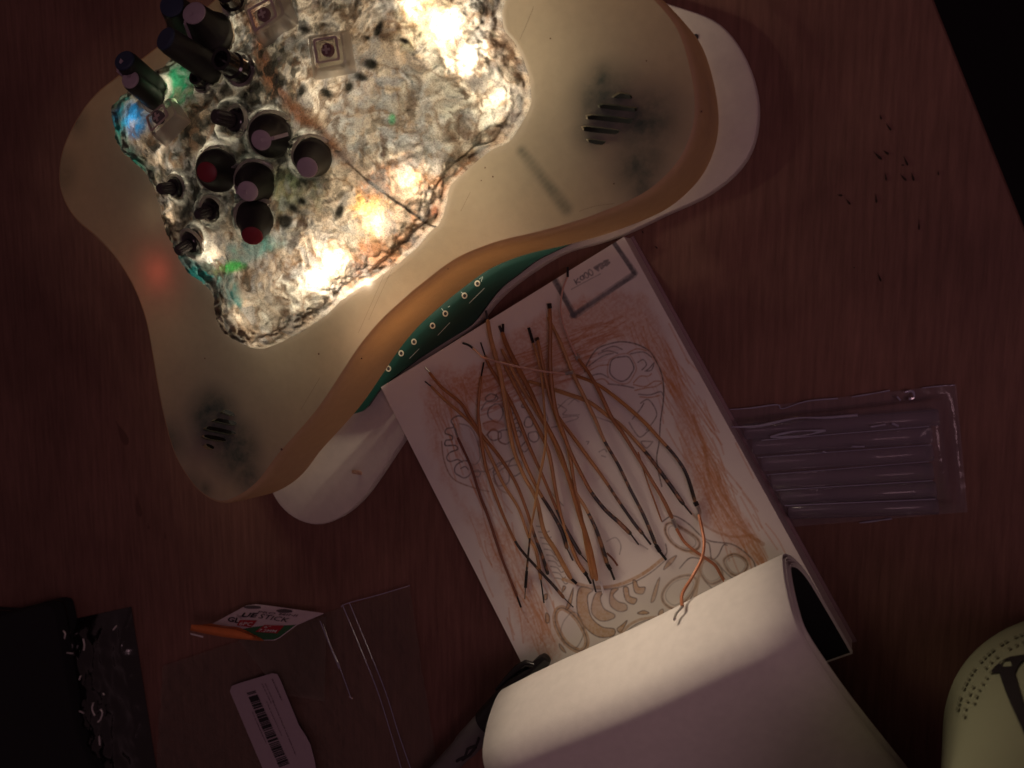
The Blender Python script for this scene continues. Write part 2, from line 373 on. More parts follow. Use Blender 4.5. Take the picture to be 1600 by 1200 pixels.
M = dict(
    wood=wood_material(), edge=simple('table_edge', (0.14, 0.05, 0.03), 0.7), dark=simple('dark_floor', (0.012, 0.010, 0.012), 0.9),
    nick=simple('dark_nick', (0.026, 0.012, 0.009), 0.9), spot=simple('wood_stain', (0.13, 0.055, 0.040), 0.65),
    shell=translucent('cream_plastic', (0.29, 0.26, 0.25), (0.70, 0.56, 0.40), 0.36, 0.5, 0.04, 0.25, shell_stains_shade),
    wall=translucent('glow_tinted_plastic', (0.46, 0.32, 0.20), (0.62, 0.28, 0.09), 0.06, 0.5, 0.03, 0.15),  # orange glow from inside put into the cream wall's colour
    plate=translucent('white_plastic', (0.72, 0.66, 0.60), (0.6, 0.5, 0.4), 0.15, 0.4, 0.04, 0.1),
    pcb=simple('green_circuit_board', (0.0025, 0.034, 0.028), 0.35, var=0.1), tin=simple('tinned_pad', (0.75, 0.68, 0.55), 0.35, 0.6),
    silk=simple('white_print', (0.55, 0.6, 0.55), 0.7), resin=resin_material(), collar=translucent('clear_resin_rim', (0.55, 0.55, 0.52), (0.95, 0.92, 0.84), 0.75, 0.15, 0.03, 0.2),
    rubber=simple('black_rubber', (0.014, 0.014, 0.012), 0.55, bump=0.1), gloss=simple('black_gloss', (0.010, 0.010, 0.011), 0.18, coat=0.3),
    metal=simple('nickel', (0.60, 0.58, 0.54), 0.3, 1.0), shaft=simple('dark_shaft', (0.06, 0.052, 0.055), 0.4, 0.3),
    cap_purple=simple('mauve_cap', (0.40, 0.33, 0.38), 0.6), cap_red=simple('red_cap', (0.20, 0.012, 0.022), 0.5), cap_blue=simple('blue_cap', (0.020, 0.035, 0.075), 0.6),
    key=frosted(), keytop=clear('clear_key_top', (0.95, 0.93, 0.90), 0.16, (0.55, 0.5, 0.48), 0.15, 0.05), stem=simple('dark_red_stem', (0.17, 0.05, 0.055), 0.5), stem_grey=simple('grey_stem', (0.06, 0.05, 0.05), 0.5),
    cross=simple('pink_cross', (0.80, 0.68, 0.64), 0.5), socket=simple('brown_socket', (0.36, 0.31, 0.28), 0.5),
    page=vcol('drawing_paper'), paper=translucent('white_paper', (0.78, 0.75, 0.72), (0.7, 0.66, 0.6), 0.10, 0.7, 0.01, 0.08),
    cover=simple('mauve_cover', (0.30, 0.20, 0.22), 0.7), blk=simple('page_edges', (0.55, 0.46, 0.47), 0.9, var=0.3, scale=1500),
    wire=simple('orange_insulation', (0.34, 0.150, 0.048), 0.42, var=0.45, scale=160, bump=0.15), wire_red=simple('rust_insulation', (0.17, 0.055, 0.024), 0.5, var=0.3),
    wire_dark=scorched(), copper=simple('copper_strand', (0.42, 0.16, 0.075), 0.5, 0.2),
    pale=simple('pale_copper', (0.85, 0.55, 0.45), 0.3, 0.7), black=simple('black_tip', (0.012, 0.010, 0.010), 0.4),
    bag=clear('clear_film', (0.93, 0.92, 0.93), 0.12, (0.62, 0.56, 0.72), 0.16, 0.025, 0.15, 110, 0.003),
    stick=clear('clear_glue', (0.90, 0.88, 0.91), 0.15, (0.62, 0.56, 0.70), 0.10, 0.01),
    bag2=clear('smoky_film', (0.84, 0.82, 0.80), 0.13, (0.46, 0.39, 0.32), 0.15, 0.015, 0.5, 120, 0.003),
    crease=clear('film_crease_glint', (0.85, 0.85, 0.95), 0.45, (0.74, 0.70, 1.0), 0.12, 0.30),  # lilac highlight colour put into the film creases
    card=simple('white_card', (0.62, 0.52, 0.56), 0.5, var=0.05), orange=simple('orange_card', (0.72, 0.20, 0.05), 0.5), green=simple('green_card', (0.03, 0.13, 0.05), 0.5),
    red=simple('red_label', (0.40, 0.02, 0.03), 0.5), ink=simple('black_ink', (0.015, 0.013, 0.015), 0.6), greyink=simple('grey_ink', (0.16, 0.11, 0.13), 0.6), slot=simple('grey_slot', (0.10, 0.08, 0.09), 0.7),
    sticker=simple('sticker_paper', (0.40, 0.32, 0.36), 0.6, var=0.06), whiteink=simple('white_ink', (0.7, 0.66, 0.66), 0.6),
    pouch=simple('black_cloth', (0.006, 0.006, 0.008), 0.9), bagblack=simple('black_film', (0.006, 0.005, 0.005), 0.14, spec=0.7, bump=0.4, bscale=200, coat=0.5),
    pen=simple('grey_barrel', (0.13, 0.12, 0.12), 0.45), pencap=simple('black_pen_cap', (0.008, 0.008, 0.008), 0.25),
    shine=simple('silver_glint', (0.85, 0.82, 0.80), 0.5, 0.7), scratch=simple('scratch', (0.20, 0.17, 0.14), .7),
    tub=simple('pale_green_tub', (0.33, 0.355, 0.225), 0.6, var=0.04), brass=simple('brass', (0.75, 0.50, 0.38), 0.35, 0.8), glint=simple('dark_hole', (0.02, 0.01, 0.012), 0.6),
)

# ------------------------------------------------------------------ table and floor
def structure(o): o['kind'] = 'structure'; return o
ea, eb = P(1460, 0)[:2], P(1600, 352)[:2]; ed = (eb - ea) / np.linalg.norm(eb - ea); en = np.array([ed[1], -ed[0]])
if en[0] < 0: en = -en
e0, e1 = ea - ed * 0.9, ea + ed * 0.9
loop = ccw(np.array([e0, e1, e1 - en * 1.3, e0 - en * 1.3]))
tb = MB(); li = offset_loop(loop, 0)
tb.rings([[(x, y, -0.022) for x, y in loop], [(x, y, -0.0012) for x, y in loop],
          [(x, y, 0) for x, y in loop + (loop.mean(0) - loop) * 0.0012]])
tabletop = structure(tb.build('tabletop', M['wood']))
tabletop['label'] = 'dark reddish brown stained wooden table top with faint grain and small nicks'
fl = MB(); fl.prism(ccw(np.array([(-3, -3), (3, -3), (3, 3), (-3, 3)])), -0.80, -0.74)
structure(fl.build('floor', M['dark']))
def teardrop(px, py, ang, ln, wd, name='nick', m='nick', h=0.00025):
    c = P(px, py)[:2]; k = mmpp(px, py, 0); mb = MB()
    a = math.radians(ang); ux, uy = math.cos(a), -math.sin(a); pts = []
    for i in range(14):
        t = 2 * math.pi * i / 14; u = math.cos(t) * ln / 2; w = math.sin(t) * wd / 2 * (0.45 + 0.55 * math.cos(t))
        pts.append(c + k * np.array([u * ux - w * uy, u * uy + w * ux]))
    mb.prism(ccw(np.array(pts)), -0.0003, h)
    return mb.build(name, M[m], tabletop, smooth=False)
for a in ((1376, 183, 70, 8, 4), (1388, 198, 55, 16, 5), (1371, 243, 45, 20, 7), (1384, 238, 40, 12, 6), (1415, 251, 65, 18, 5), (1410, 258, 0, 5, 4),
          (1384, 276, 80, 14, 4), (1411, 277, 48, 16, 6), (1426, 276, 72, 15, 6), (1369, 310, 82, 16, 5), (1312, 305, 10, 9, 6), (1325, 315, 52, 13, 5),
          (1436, 351, 86, 18, 4), (1374, 433, 68, 16, 5), (1334, 418, 30, 4, 3), (1466, 270, 80, 8, 3), (1025, 386, 40, 8, 4), (1004, 362, 60, 7, 3)):
    teardrop(a[0], a[1], a[2], a[3] * .85, a[4] * .8)
for a in ((216, 790, 80, 34, 20), (232, 822, 85, 10, 8), (258, 836, 85, 12, 7), (190, 676, 60, 40, 24)): teardrop(*a, name='stain', m='spot', h=0.0001)

# ------------------------------------------------------------------ synthesizer
SYN = thing('synthesizer', 'cream four lobed handmade synthesizer with glowing dyed resin panel, black knobs and clear key caps', 'synthesizer', P(560, 380, 0.0))
crease = [(1042, 22), (1067, 67), (1083, 133), (1085, 183), (1073, 227), (1053, 260), (1013, 297), (967, 320), (907, 343), (840, 362), (777, 377),
          (715, 402), (665, 438), (627, 470), (590, 505), (560, 542), (535, 580), (500, 633), (465, 675), (432, 712), (404, 750), (376, 772), (345, 783), (314, 768),
          (290, 738), (272, 704), (257, 650), (247, 600), (237, 540), (228, 496), (209, 446), (180, 400), (146, 364), (118, 340), (98, 305), (93, 270),
          (101, 228), (124, 182), (150, 148), (188, 118), (246, 75), (335, 2), (420, -70), (510, -160), (620, -230), (740, -230), (860, -140), (960, -60)]
crw = np.array([P(x, y, ZT)[:2] for x, y in catmull(crease, 8, True)])
crw = ccw(resample(crw, 420, True))
for _ in range(3): crw = (np.roll(crw, 1, 0) + 2 * crw + np.roll(crw, -1, 0)) / 4
def ringz(off, z): return [(x, y, z) for x, y in offset_loop(crw, off)]

dome_px = [(180, 165), (178, 195), (192, 235), (226, 268), (244, 300), (258, 345), (272, 385), (296, 425), (325, 450), (338, 466), (341, 495), (352, 520), (378, 538), (402, 546), (430, 538),
           (455, 526), (480, 512), (510, 492), (530, 472), (556, 452), (592, 432), (628, 406), (652, 385), (670, 362), (688, 346), (695, 318), (702, 290), (722, 272), (745, 252),
           (770, 233), (795, 222), (812, 198), (828, 165), (829, 135), (822, 105), (806, 70), (788, 48), (783, 22), (790, -10), (780, -60), (740, -110), (660, -130), (560, -110), (460, -70),
           (400, -30), (352, 20), (300, 62), (262, 100), (215, 132)]
dpx = catmull(dome_px, 14, True)
dwo = resample(np.array([P(x, y, ZT + 0.0008)[:2] for x, y in dpx]), 900, True)
DC = P(497, 238, ZT)[:2]
ang = np.arctan2(dwo[:, 1] - DC[1], dwo[:, 0] - DC[0]); rad_ = np.hypot(dwo[:, 0] - DC[0], dwo[:, 1] - DC[1])
od = np.argsort(ang); ang, rad_ = ang[od], rad_[od]
rad_ = rad_ + 0.0011 * (fbm(np.cos(ang) * 7 + 9, np.sin(ang) * 7 + 4, 61, 4) - .5) + 0.0005 * (fbm(np.cos(ang) * 26 + 9, np.sin(ang) * 26 + 4, 62, 3) - .5)
def dome_R(a): return np.interp(a, np.r_[ang - 2 * math.pi, ang, ang + 2 * math.pi], np.r_[rad_, rad_, rad_])
SEAM_PX = [(392, 20), (412, 75), (436, 128), (472, 175), (510, 212), (556, 258), (602, 300), (634, 326), (668, 354)]
seam_w = np.array([P(x, y, ZT + 0.007)[:2] for x, y in catmull(SEAM_PX, 4)])
rng = np.random.RandomState(3)
BUMPS = [(345, 266, 31), (402, 283, 29), (491, 243, 28), (426, 211, 31), (401, 337, 28), (338, 62, 32), (337, 112, 21), (244, 142, 19), (277, 292, 19), (333, 327, 22), (302, 377, 22), (371, 190, 25), (380, 112, 21), (322, 132, 15)]
BUMPS = [(P(a, b, ZT + .008)[:2], c * mmpp(a, b, ZT + .008)) for a, b, c in BUMPS]
def dome_h(x, y, detail=True):
    a = np.arctan2(y - DC[1], x - DC[0]); r = np.clip(np.hypot(x - DC[0], y - DC[1]) / dome_R(a), 0, 1)
    h = 0.0105 * (1 - r ** 2.6) ** 0.85 + 0.0014 * sstep(1.0, 0.985, r)
    for c, rb in BUMPS if detail else ():
        h = h + 0.0016 * np.exp(-((np.hypot(x - c[0], y - c[1]) - rb * 1.12) / .0011) ** 2) * (.5 + fbm(x * 300, y * 300, 71, 3))
    if detail:
        u, v = x * 1000, y * 1000; f = sstep(1.0, 0.9, r)
        wx, wy = u + 7 * (fbm(u / 8, v / 8, 81, 3) - .5), v + 7 * (fbm(u / 8, v / 8, 82, 3) - .5)
        h = h + f * (0.0030 * (fbm(u / 10, v / 10, 1, 3) - 0.5) + 0.0016 * (np.abs(2 * fbm(wx / 7, wy / 7, 83, 3) - 1) - .3) + 0.0007 * (np.abs(2 * fbm(wx / 2.6, wy / 2.6, 84, 3) - 1) - .3) + 0.0006 * (1 - np.abs(2 * fbm(u / 11, v / 11, 5, 3) - 1)) ** 8)
        h = h + 0.0008 * np.exp(-(seg_dist(x, y, seam_w) / 0.0009) ** 2) * sstep(.3, .6, fbm(u / 3, v / 3, 98, 3)) + 0.0016 * np.exp(-((r - 0.95 + .05 * (fbm(u / 9, v / 9, 12, 3) - .5)) / 0.012) ** 2) * fbm(u / 4, v / 4, 9, 3) + 0.0016 * sstep(.80, .97, r) * (1 - np.abs(2 * fbm(u / 4.5, v / 4.5, 13, 3) - 1)) ** 4 * sstep(1, .985, r)
    return h
def dome_pt(px, py):
    z = ZT + 0.008
    for _ in range(25):
        p = P(px, py, z); z = 0.5 * z + 0.5 * (ZT + float(dome_h(np.array(p[0]), np.array(p[1]), False)))
    return P(px, py, z)

# --- shell top with the opening under the resin and the vent slots cut through it
def slots(org, sc, lst): return [[(org[0] + sc * x, org[1] + sc * y) for x, y in s] for s in lst]
VENT_R = slots((880, 100), 0.125, [[(612, 395), (690, 350), (760, 355), (835, 378), (862, 415), (845, 436), (740, 432), (620, 422)],
    [(436, 528), (480, 489), (910, 540), (916, 562), (890, 596), (560, 566), (450, 548)], [(285, 668), (330, 621), (855, 680), (858, 705), (815, 746), (400, 700), (292, 688)],
    [(232, 800), (262, 765), (690, 818), (698, 840), (645, 879), (330, 850), (250, 828)], [(286, 945), (318, 927), (518, 958), (526, 980), (490, 1010), (410, 1005), (318, 978)]])
VENT_L = slots((80, 350), 0.41667, [[(630, 706), (655, 697), (680, 706), (688, 718), (672, 722), (645, 714)], [(598, 740), (625, 728), (690, 742), (692, 756), (660, 755), (612, 744)],
    [(568, 768), (595, 758), (684, 778), (686, 789), (650, 790), (580, 776)], [(558, 796), (590, 790), (650, 803), (650, 817), (610, 815), (570, 806)], [(566, 830), (586, 824), (612, 836), (600, 848), (578, 842)]])
bm = bmesh.new(); org = np.array(SYN['origin'])
def loopbm(pts3):
    vs = [bm.verts.new(tuple(np.array(p) - org)) for p in pts3]
    return vs, [bm.edges.new((vs[i], vs[(i + 1) % len(vs)])) for i in range(len(vs))]
outer = ringz(0.0, ZT); _, eds = loopbm(outer)
hole = [(DC[0] + 0.90 * (x - DC[0]), DC[1] + 0.90 * (y - DC[1]), ZT) for x, y in resample(dwo, 160, True)]
_, e2 = loopbm(hole); eds += e2
slot_loops = []
for s in VENT_R + VENT_L:
    pts = [tuple(P(x, y, ZT)) for x, y in catmull(s, 2, True)]
    vs, e2 = loopbm(pts); eds += e2; slot_loops.append(vs)
bmesh.ops.triangle_fill(bm, use_beauty=True, use_dissolve=False, edges=eds)
for f in list(bm.faces):                  # nothing may fill a slot or the opening
    c = np.array(f.calc_center_median()) + org; x, y = np.array(c[0]), np.array(c[1])
    bad = in_poly(x, y, [(p[0], p[1]) for p in hole])
    for vs in slot_loops: bad = bad or in_poly(x, y, [(v.co[0] + org[0], v.co[1] + org[1]) for v in vs])
    if bad: bmesh.ops.delete(bm, geom=[f], context='FACES_ONLY')
for vs in slot_loops:                     # thickness seen in the slots
    lo = [bm.verts.new((v.co[0], v.co[1], v.co[2] - 0.0022)) for v in vs]; n = len(vs)
    for i in range(n): bm.faces.new((vs[i], vs[(i + 1) % n], lo[(i + 1) % n], lo[i]))
bmesh.ops.recalc_face_normals(bm, faces=bm.faces)
me = bpy.data.meshes.new('shell_top'); bm.to_mesh(me); bm.free()
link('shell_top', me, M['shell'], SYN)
prof = [(0.0, ZT), (0.0006, ZT - 0.0002), (0.0012, ZT - 0.0010), (0.0017, ZT - 0.0026), (0.0021, ZT - 0.006), (0.0026, ZT - 0.013), (0.0031, ZT - 0.020), (0.0034, ZB)]
mb = MB(); mb.rings([ringz(o, z) for o, z in prof], False, False)
mb.build('side_wall', M['wall'], SYN, sharp=80)

for q in ([(612, 422), (594, 460), (576, 500)], [(834, 10), (822, 40), (812, 62)], [(600, 430), (560, 520)], [(905, 330), (930, 322), (960, 318)], [(500, 590), (470, 640)], [(720, 330), (735, 300)]):
    mb = MB(); p = np.array([P(x, y, ZT + .00006) for x, y in catmull(q, 4)]); t = np.gradient(p, axis=0); n = np.stack([-t[:, 1], t[:, 0], 0 * t[:, 0]], 1); n /= np.linalg.norm(n, axis=1)[:, None]
    mb.strip(p + n * .00005, p - n * .00005); mb.build('scratch', M['scratch'], SYN, smooth=False)
for px, py, r in ((498, 553, 1.6), (758, 262, 1.2), (770, 276, 1.4), (752, 282, 1.0), (959, 287, 1.2), (700, 420, 1.0), (860, 60, 1.1), (565, 560, 1.2), (1010, 95, 1.1), (1096, 174, 1.5), (440, 702, 2.2), (320, 560, 1.2)):
    mb = MB(); k = mmpp(px, py, ZT); mb.lathe(P(px, py, ZT), (0, 0, 1), [(r * k, -.0002), (r * k * .8, .00012)], 10); mb.build('speck', M['spot'], SYN)

# --- base plate
plate_px = [(1000, -12), (1050, 7), (1100, 23), (1133, 43), (1165, 88), (1183, 140), (1186, 182), (1178, 227), (1157, 263), (1127, 290), (1093, 312), (1040, 335), (985, 362), (935, 380), (880, 395), (830, 425), (790, 455),
            (765, 480), (742, 510), (692, 546), (645, 578), (612, 606), (622, 640), (636, 676), (622, 698), (588, 750), (563, 783), (534, 808), (505, 820), (480, 819), (452, 806), (430, 782), (410, 740), (360, 650), (310, 560), (280, 480), (240, 400), (200, 330), (190, 260), (230, 190), (330, 90), (500, -60), (700, -130), (900, -70)]
pw = ccw(resample(np.array([P(x, y, 0.005)[:2] for x, y in catmull(plate_px, 6, True)]), 260, True))
for _ in range(2): pw = (np.roll(pw, 1, 0) + 2 * pw + np.roll(pw, -1, 0)) / 4
mb = MB(); mb.rings([[(x, y, 0.0003) for x, y in pw], [(x, y, 0.0042) for x, y in pw], [(x, y, 0.0048) for x, y in offset_loop(pw, -0.0004)], [(x, y, 0.005) for x, y in offset_loop(pw, -0.0011)]])
mb.build('base_plate', M['plate'], SYN)
for px, py in ((557, 738),):
    b = P(px + 6, py + 1, 0.005); ax = P(px - 6, py - 1, 0.0085) - b
    mb = MB(); L = np.linalg.norm(ax); mb.lathe(b, ax, [(0.0009, -0.001), (0.0009, L * .8), (0.0007, L)], 14); mb.build('pin', M['brass'], SYN)
b = P(1087, 58, 0.005); mb = MB(); mb.lathe(b, (0, 0, 1), [(0.0010, -0.0005), (0.0010, 0.0002)], 16); mb.build('screw_hole', M['glint'], SYN)
# spacers between plate and board keep the stack up
for px, py in ((520, 640), (1020, 240), (260, 300), (640, -60)):
    mb = MB(); mb.lathe(P(px, py, 0.005), (0, 0, 1), [(0.003, 0), (0.003, 0.0035)], 16); mb.build('spacer', M['plate'], SYN)

# --- circuit board
pcb_px = [(905, 372), (870, 391), (838, 407), (812, 427), (780, 452), (752, 488), (734, 509), (690, 537), (645, 567), (596, 606), (574, 636), (556, 646), (520, 650), (480, 660), (430, 660), (350, 560), (300, 470), (260, 380), (240, 280), (330, 150), (480, 20), (700, -60), (900, 0), (1030, 120), (1040, 220), (1000, 300)]
cw = ccw(resample(np.array([P(x, y, 0.0102)[:2] for x, y in catmull(pcb_px, 6, True)]), 160, True))
mb = MB(); mb.rings([[(x, y, 0.0086) for x, y in cw], [(x, y, 0.0102) for x, y in cw]])
pcb = sub(mb.build('circuit_board', M['pcb'], SYN), SYN)
for px, py in ((746, 443), (726, 462), (696, 490), (676, 509), (647, 534), (627, 552), (607, 576)):
    c = P(px, py, 0.0102); k = mmpp(px, py, 0.01); mb = MB()
    rs = []
    for r, z in ((2.9, 0.00002), (2.9, 0.00012), (5.0, 0.00012), (5.0, 0.00002)):
        rs.append([(c[0] + r * k * math.cos(t), c[1] + r * k * math.sin(t), c[2] + z) for t in np.linspace(0, 2 * math.pi, 20, endpoint=False)])
    mb.rings(rs, False, False); mb.build('pad_ring', M['tin'], pcb)
    mb = MB(); mb.lathe(c, (0, 0, 1), [(2.9 * k, -0.0003), (2.9 * k, 0.00004)], 16); mb.build('pad_hole', M['glint'], pcb)
def ribbon(mb, pts, w, z):
    p = np.array([P(x, y, z) for x, y in pts]); t = np.gradient(p, axis=0); n = np.stack([-t[:, 1], t[:, 0], 0 * t[:, 0]], 1); n /= np.linalg.norm(n, axis=1)[:, None]
    return mb.strip(p + n * w / 2, p - n * w / 2)
mb = MB()
for a in ([(733, 474), (757, 450)], [(684, 524), (703, 504)], [(640, 560), (655, 545)], [(720, 456), (724, 459)], [(690, 482), (693, 486)], [(749, 436), (754, 432), (752, 440)], [(700, 480), (703, 478)]):
    ribbon(mb, a, 0.0002, 0.01035)
mb.build('printed_line', M['silk'], pcb, smooth=False)

# --- resin panel
NA, NR = 860, 150
th = np.linspace(-math.pi, math.pi, NA, endpoint=False); rr = np.linspace(0, 1, NR + 1)[1:] ** 0.62
A, Rr = np.meshgrid(th, rr); RX = DC[0] + Rr * dome_R(A) * np.cos(A); RY = DC[1] + Rr * dome_R(A) * np.sin(A)
RX, RY, RF = RX.ravel(), RY.ravel(), Rr.ravel()
RZ = ZT + dome_h(RX, RY); RZ[-NA:] = ZT + 0.0002
CZ = ZT + float(dome_h(np.array(DC[0]), np.array(DC[1])))
verts = np.vstack([np.stack([RX, RY, RZ], 1), [[DC[0], DC[1], CZ]]])
qx, qy = proj_many(verts)
rho = np.r_[RF, 0]
u, v = verts[:, 0] * 1000, verts[:, 1] * 1000
ringm = 0
for c_, rb_ in BUMPS: ringm = np.maximum(ringm, np.exp(-((np.hypot(verts[:, 0] - c_[0], verts[:, 1] - c_[1]) - rb_ * 1.16) / .0009) ** 2))
colr = np.zeros((len(verts), 3)); colr[:] = (0.82, 0.74, 0.65)
def lay(c, k):
    global colr
    k = np.clip(k, 0, 1)[:, None]; colr = colr * (1 - k) + np.array(c) * k
def blob(px, py, rx, ry, rot=0, s=1, rough=0.9):
    a = math.radians(rot); dx, dy = qx - px, qy - py
    e = np.hypot((dx * math.cos(a) + dy * math.sin(a)) / rx, (-dx * math.sin(a) + dy * math.cos(a)) / ry)
    return sstep(1.25, 0.35, e + rough * (fbm(u / 5, v / 5, 40 + s, 5) - 0.5) * 1.6)
lay((0.66, 0.52, 0.40), 0.75 * sstep(0.42, 0.66, fbm(u / 11, v / 11, 2, 5)))
lay((0.50, 0.52, 0.56), 0.70 * sstep(0.50, 0.68, fbm(u / 9, v / 9, 3, 5)))
lay((0.40, 0.27, 0.17), 0.65 * sstep(0.56, 0.70, fbm(u / 4, v / 4, 4, 5)))
lay((0.30, 0.34, 0.42), 0.7 * blob(600, 110, 60, 75, 20, 1) * sstep(0.35, 0.6, fbm(u / 3, v / 3, 6, 4)))
lay((0.42, 0.44, 0.46), 0.8 * blob(560, 190, 70, 55, 30, 2)); lay((0.36, 0.38, 0.44), .6 * blob(430, 420, 60, 40, -20, 3))
lay((0.92, 0.88, 0.80), 0.9 * blob(450, 470, 80, 40, -25, 4)); lay((0.90, 0.88, 0.78), 0.8 * blob(760, 180, 60, 70, 60, 5)); lay((0.95, 0.9, 0.8), .8 * blob(700, 70, 90, 60, 50, 17))
lay((0.62, 0.24, 0.09), 0.85 * blob(615, 300, 75, 45, -35, 6)); lay((0.60, 0.22, 0.08), 0.75 * blob(600, 390, 70, 30, -35, 7)); lay((0.9, 0.55, 0.18), .7 * blob(575, 330, 40, 32, -30, 8))
lay((0.30, 0.10, 0.05), 0.9 * blob(686, 318, 14, 34, 20, 9, .5)); lay((0.42, 0.16, 0.07), 0.9 * blob(740, 255, 60, 9, -38, 10, .4)); lay((0.55, 0.25, 0.12), .6 * blob(505, 400, 18, 14, 0, 11))
lay((0.85, 0.72, 0.40), .6 * blob(660, 20, 50, 60, 0, 20)); lay((0.62, 0.36, 0.16), .6 * blob(640, 95, 35, 18, 20, 21))
# dark brown band along the seam, grunge and painted shade between the knobs, dark sockets round the keys
sd = seg_dist(verts[:, 0], verts[:, 1], seam_w) * 1000
lay((0.20, 0.09, 0.05), 0.95 * sstep(6.5, 0.5, sd + 4 * (fbm(u / 3, v / 3, 30, 4) - .3)) * sstep(360, 240, qy)); lay((0.02, 0.012, 0.01), sstep(0.75, 0.25, sd))
wu, wv = u + 7 * (fbm(u / 8, v / 8, 81, 3) - .5), v + 7 * (fbm(u / 8, v / 8, 82, 3) - .5)
fold = 1 - np.abs(2 * fbm(wu / 7, wv / 7, 83, 3) - 1); fold2 = 1 - np.abs(2 * fbm(wu / 2.6, wv / 2.6, 84, 3) - 1)
lay((0.22, 0.13, 0.075), .85 * fold ** 8); lay((0.20, 0.16, 0.12), .45 * fold2 ** 7)
lay((0.52, 0.43, 0.35), .65 * sstep(.48, .62, fbm(wu / 6, wv / 6, 85, 5)))
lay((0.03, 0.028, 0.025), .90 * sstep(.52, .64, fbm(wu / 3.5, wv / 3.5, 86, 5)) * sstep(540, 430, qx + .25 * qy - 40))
grunge_shade = sstep(0.40, 0.56, fbm(u / 4.2, v / 4.2, 31, 5))
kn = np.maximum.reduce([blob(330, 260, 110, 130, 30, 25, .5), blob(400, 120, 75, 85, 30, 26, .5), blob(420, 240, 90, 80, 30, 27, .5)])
lay((0.012, 0.013, 0.012), 0.97 * grunge_shade * kn); lay((0.040, 0.040, 0.036), 0.70 * kn)
lay((0.05, 0.045, 0.035), 0.9 * sstep(0.40, 0.56, fbm(u / 3.0, v / 3.0, 33, 4)) * np.exp(-((rho - 0.968 + .05 * (fbm(u / 7, v / 7, 93, 3) - .5)) / 0.014) ** 2))
lay((0.16, 0.09, 0.05), 0.75 * (1 - np.abs(2 * fbm(u / 13, v / 13, 35, 3) - 1)) ** 26)
lay((0.10, 0.085, 0.07), .55 * sstep(.50, .66, fbm(u / 2.2, v / 2.2, 36, 4)) * sstep(.42, .62, fbm(u / 9, v / 9, 37, 3)))
lay((0.55, 0.52, 0.46), 0.45 * sstep(0.986, 0.994, rho + .02 * (fbm(u / 5, v / 5, 91, 3) - .5)))
lay((0.02, 0.22, 0.62), 0.97 * blob(200, 190, 30, 40, 60, 12, .7)); lay((0.03, 0.42, 0.34), 0.85 * sstep(0.86, 0.97, rho) * blob(195, 220, 70, 90, 60, 13))
lay((0.01, 0.26, 0.13), 0.95 * blob(285, 125, 36, 44, 30, 14, .7)); lay((0.02, 0.26, 0.28), 0.9 * blob(318, 428, 66, 24, 40, 15, .8)); lay((0.05, 0.55, 0.12), 0.85 * blob(360, 418, 24, 12, -10, 16, .7))
lay((0.06, 0.30, 0.30), .6 * blob(395, 385, 45, 20, -20, 18)); lay((0.1, 0.38, 0.2), .8 * blob(613, 186, 6, 9, 0, 19)); lay((0.16, 0.24, 0.12), .35 * blob(455, 300, 40, 45, 20, 22))
lay((0.92, 0.92, 0.86), .8 * ringm * (.4 + .9 * fbm(u / 2.5, v / 2.5, 92, 3)))
lay((0.03, 0.02, 0.015), .88 * sstep(.80, 0.25, sd + .9 * (fbm(u / 3, v / 3, 90, 3) - .35)))
lay((0.10, 0.06, 0.04), .75 * sstep(.50, .62, fbm(wu / 3.2, wv / 3.2, 95, 5)) * sstep(.42, .60, fbm(u / 15, v / 15, 96, 3)))
lay((0.30, 0.31, 0.33), .42 * sstep(.52, .66, fbm(wu / 5, wv / 5, 97, 4)))
for a in ((475, 45, 12, 8), (565, 120, 16, 9), (580, 100, 10, 8), (592, 45, 6, 14), (545, 135, 8, 10), (510, 145, 14, 7), (470, 145, 9, 18), (458, 325, 12, 8), (445, 345, 14, 10), (470, 315, 8, 7), (655, 55, 6, 10), (575, 60, 8, 5), (632, 63, 7, 4), (530, 330, 8, 14), (690, 90, 4, 3), (752, 85, 4, 3)):
    lay((0.012, 0.012, 0.010), 0.97 * blob(*a, 20, int(a[0]) % 13, .9))
lay((0.16, 0.07, 0.04), .75 * sstep(4.5, 0.8, sd + 4 * (fbm(u / 2.5, v / 2.5, 99, 4) - .35)) * sstep(300, 200, qy))
lay((0.014, 0.014, 0.012), .90 * sstep(.50, .60, fbm(u / 3.6, v / 3.6, 101, 5)) * kn)  # shade between the knobs deepened in the dye
lay((0.92, 0.92, 0.86), .65 * ringm * (.3 + .9 * fbm(u / 2.5, v / 2.5, 92, 3)))
faces = []
for i in range(NR - 1):
    a = i * NA + np.arange(NA); b = i * NA + (np.arange(NA) + 1) % NA
    faces.append(np.stack([a + NA, b + NA, b, a], 1))
quads = np.vstack(faces); tris = np.stack([np.full(NA, NR * NA), (np.arange(NA) + 1) % NA, np.arange(NA)], 1)
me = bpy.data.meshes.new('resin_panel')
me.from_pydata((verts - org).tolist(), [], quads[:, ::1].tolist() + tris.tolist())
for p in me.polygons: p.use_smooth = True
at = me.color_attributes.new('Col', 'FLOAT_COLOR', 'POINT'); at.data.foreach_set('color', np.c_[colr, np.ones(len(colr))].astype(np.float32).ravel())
resin = link('resin_panel', me, M['resin'], SYN); sub(resin, SYN)

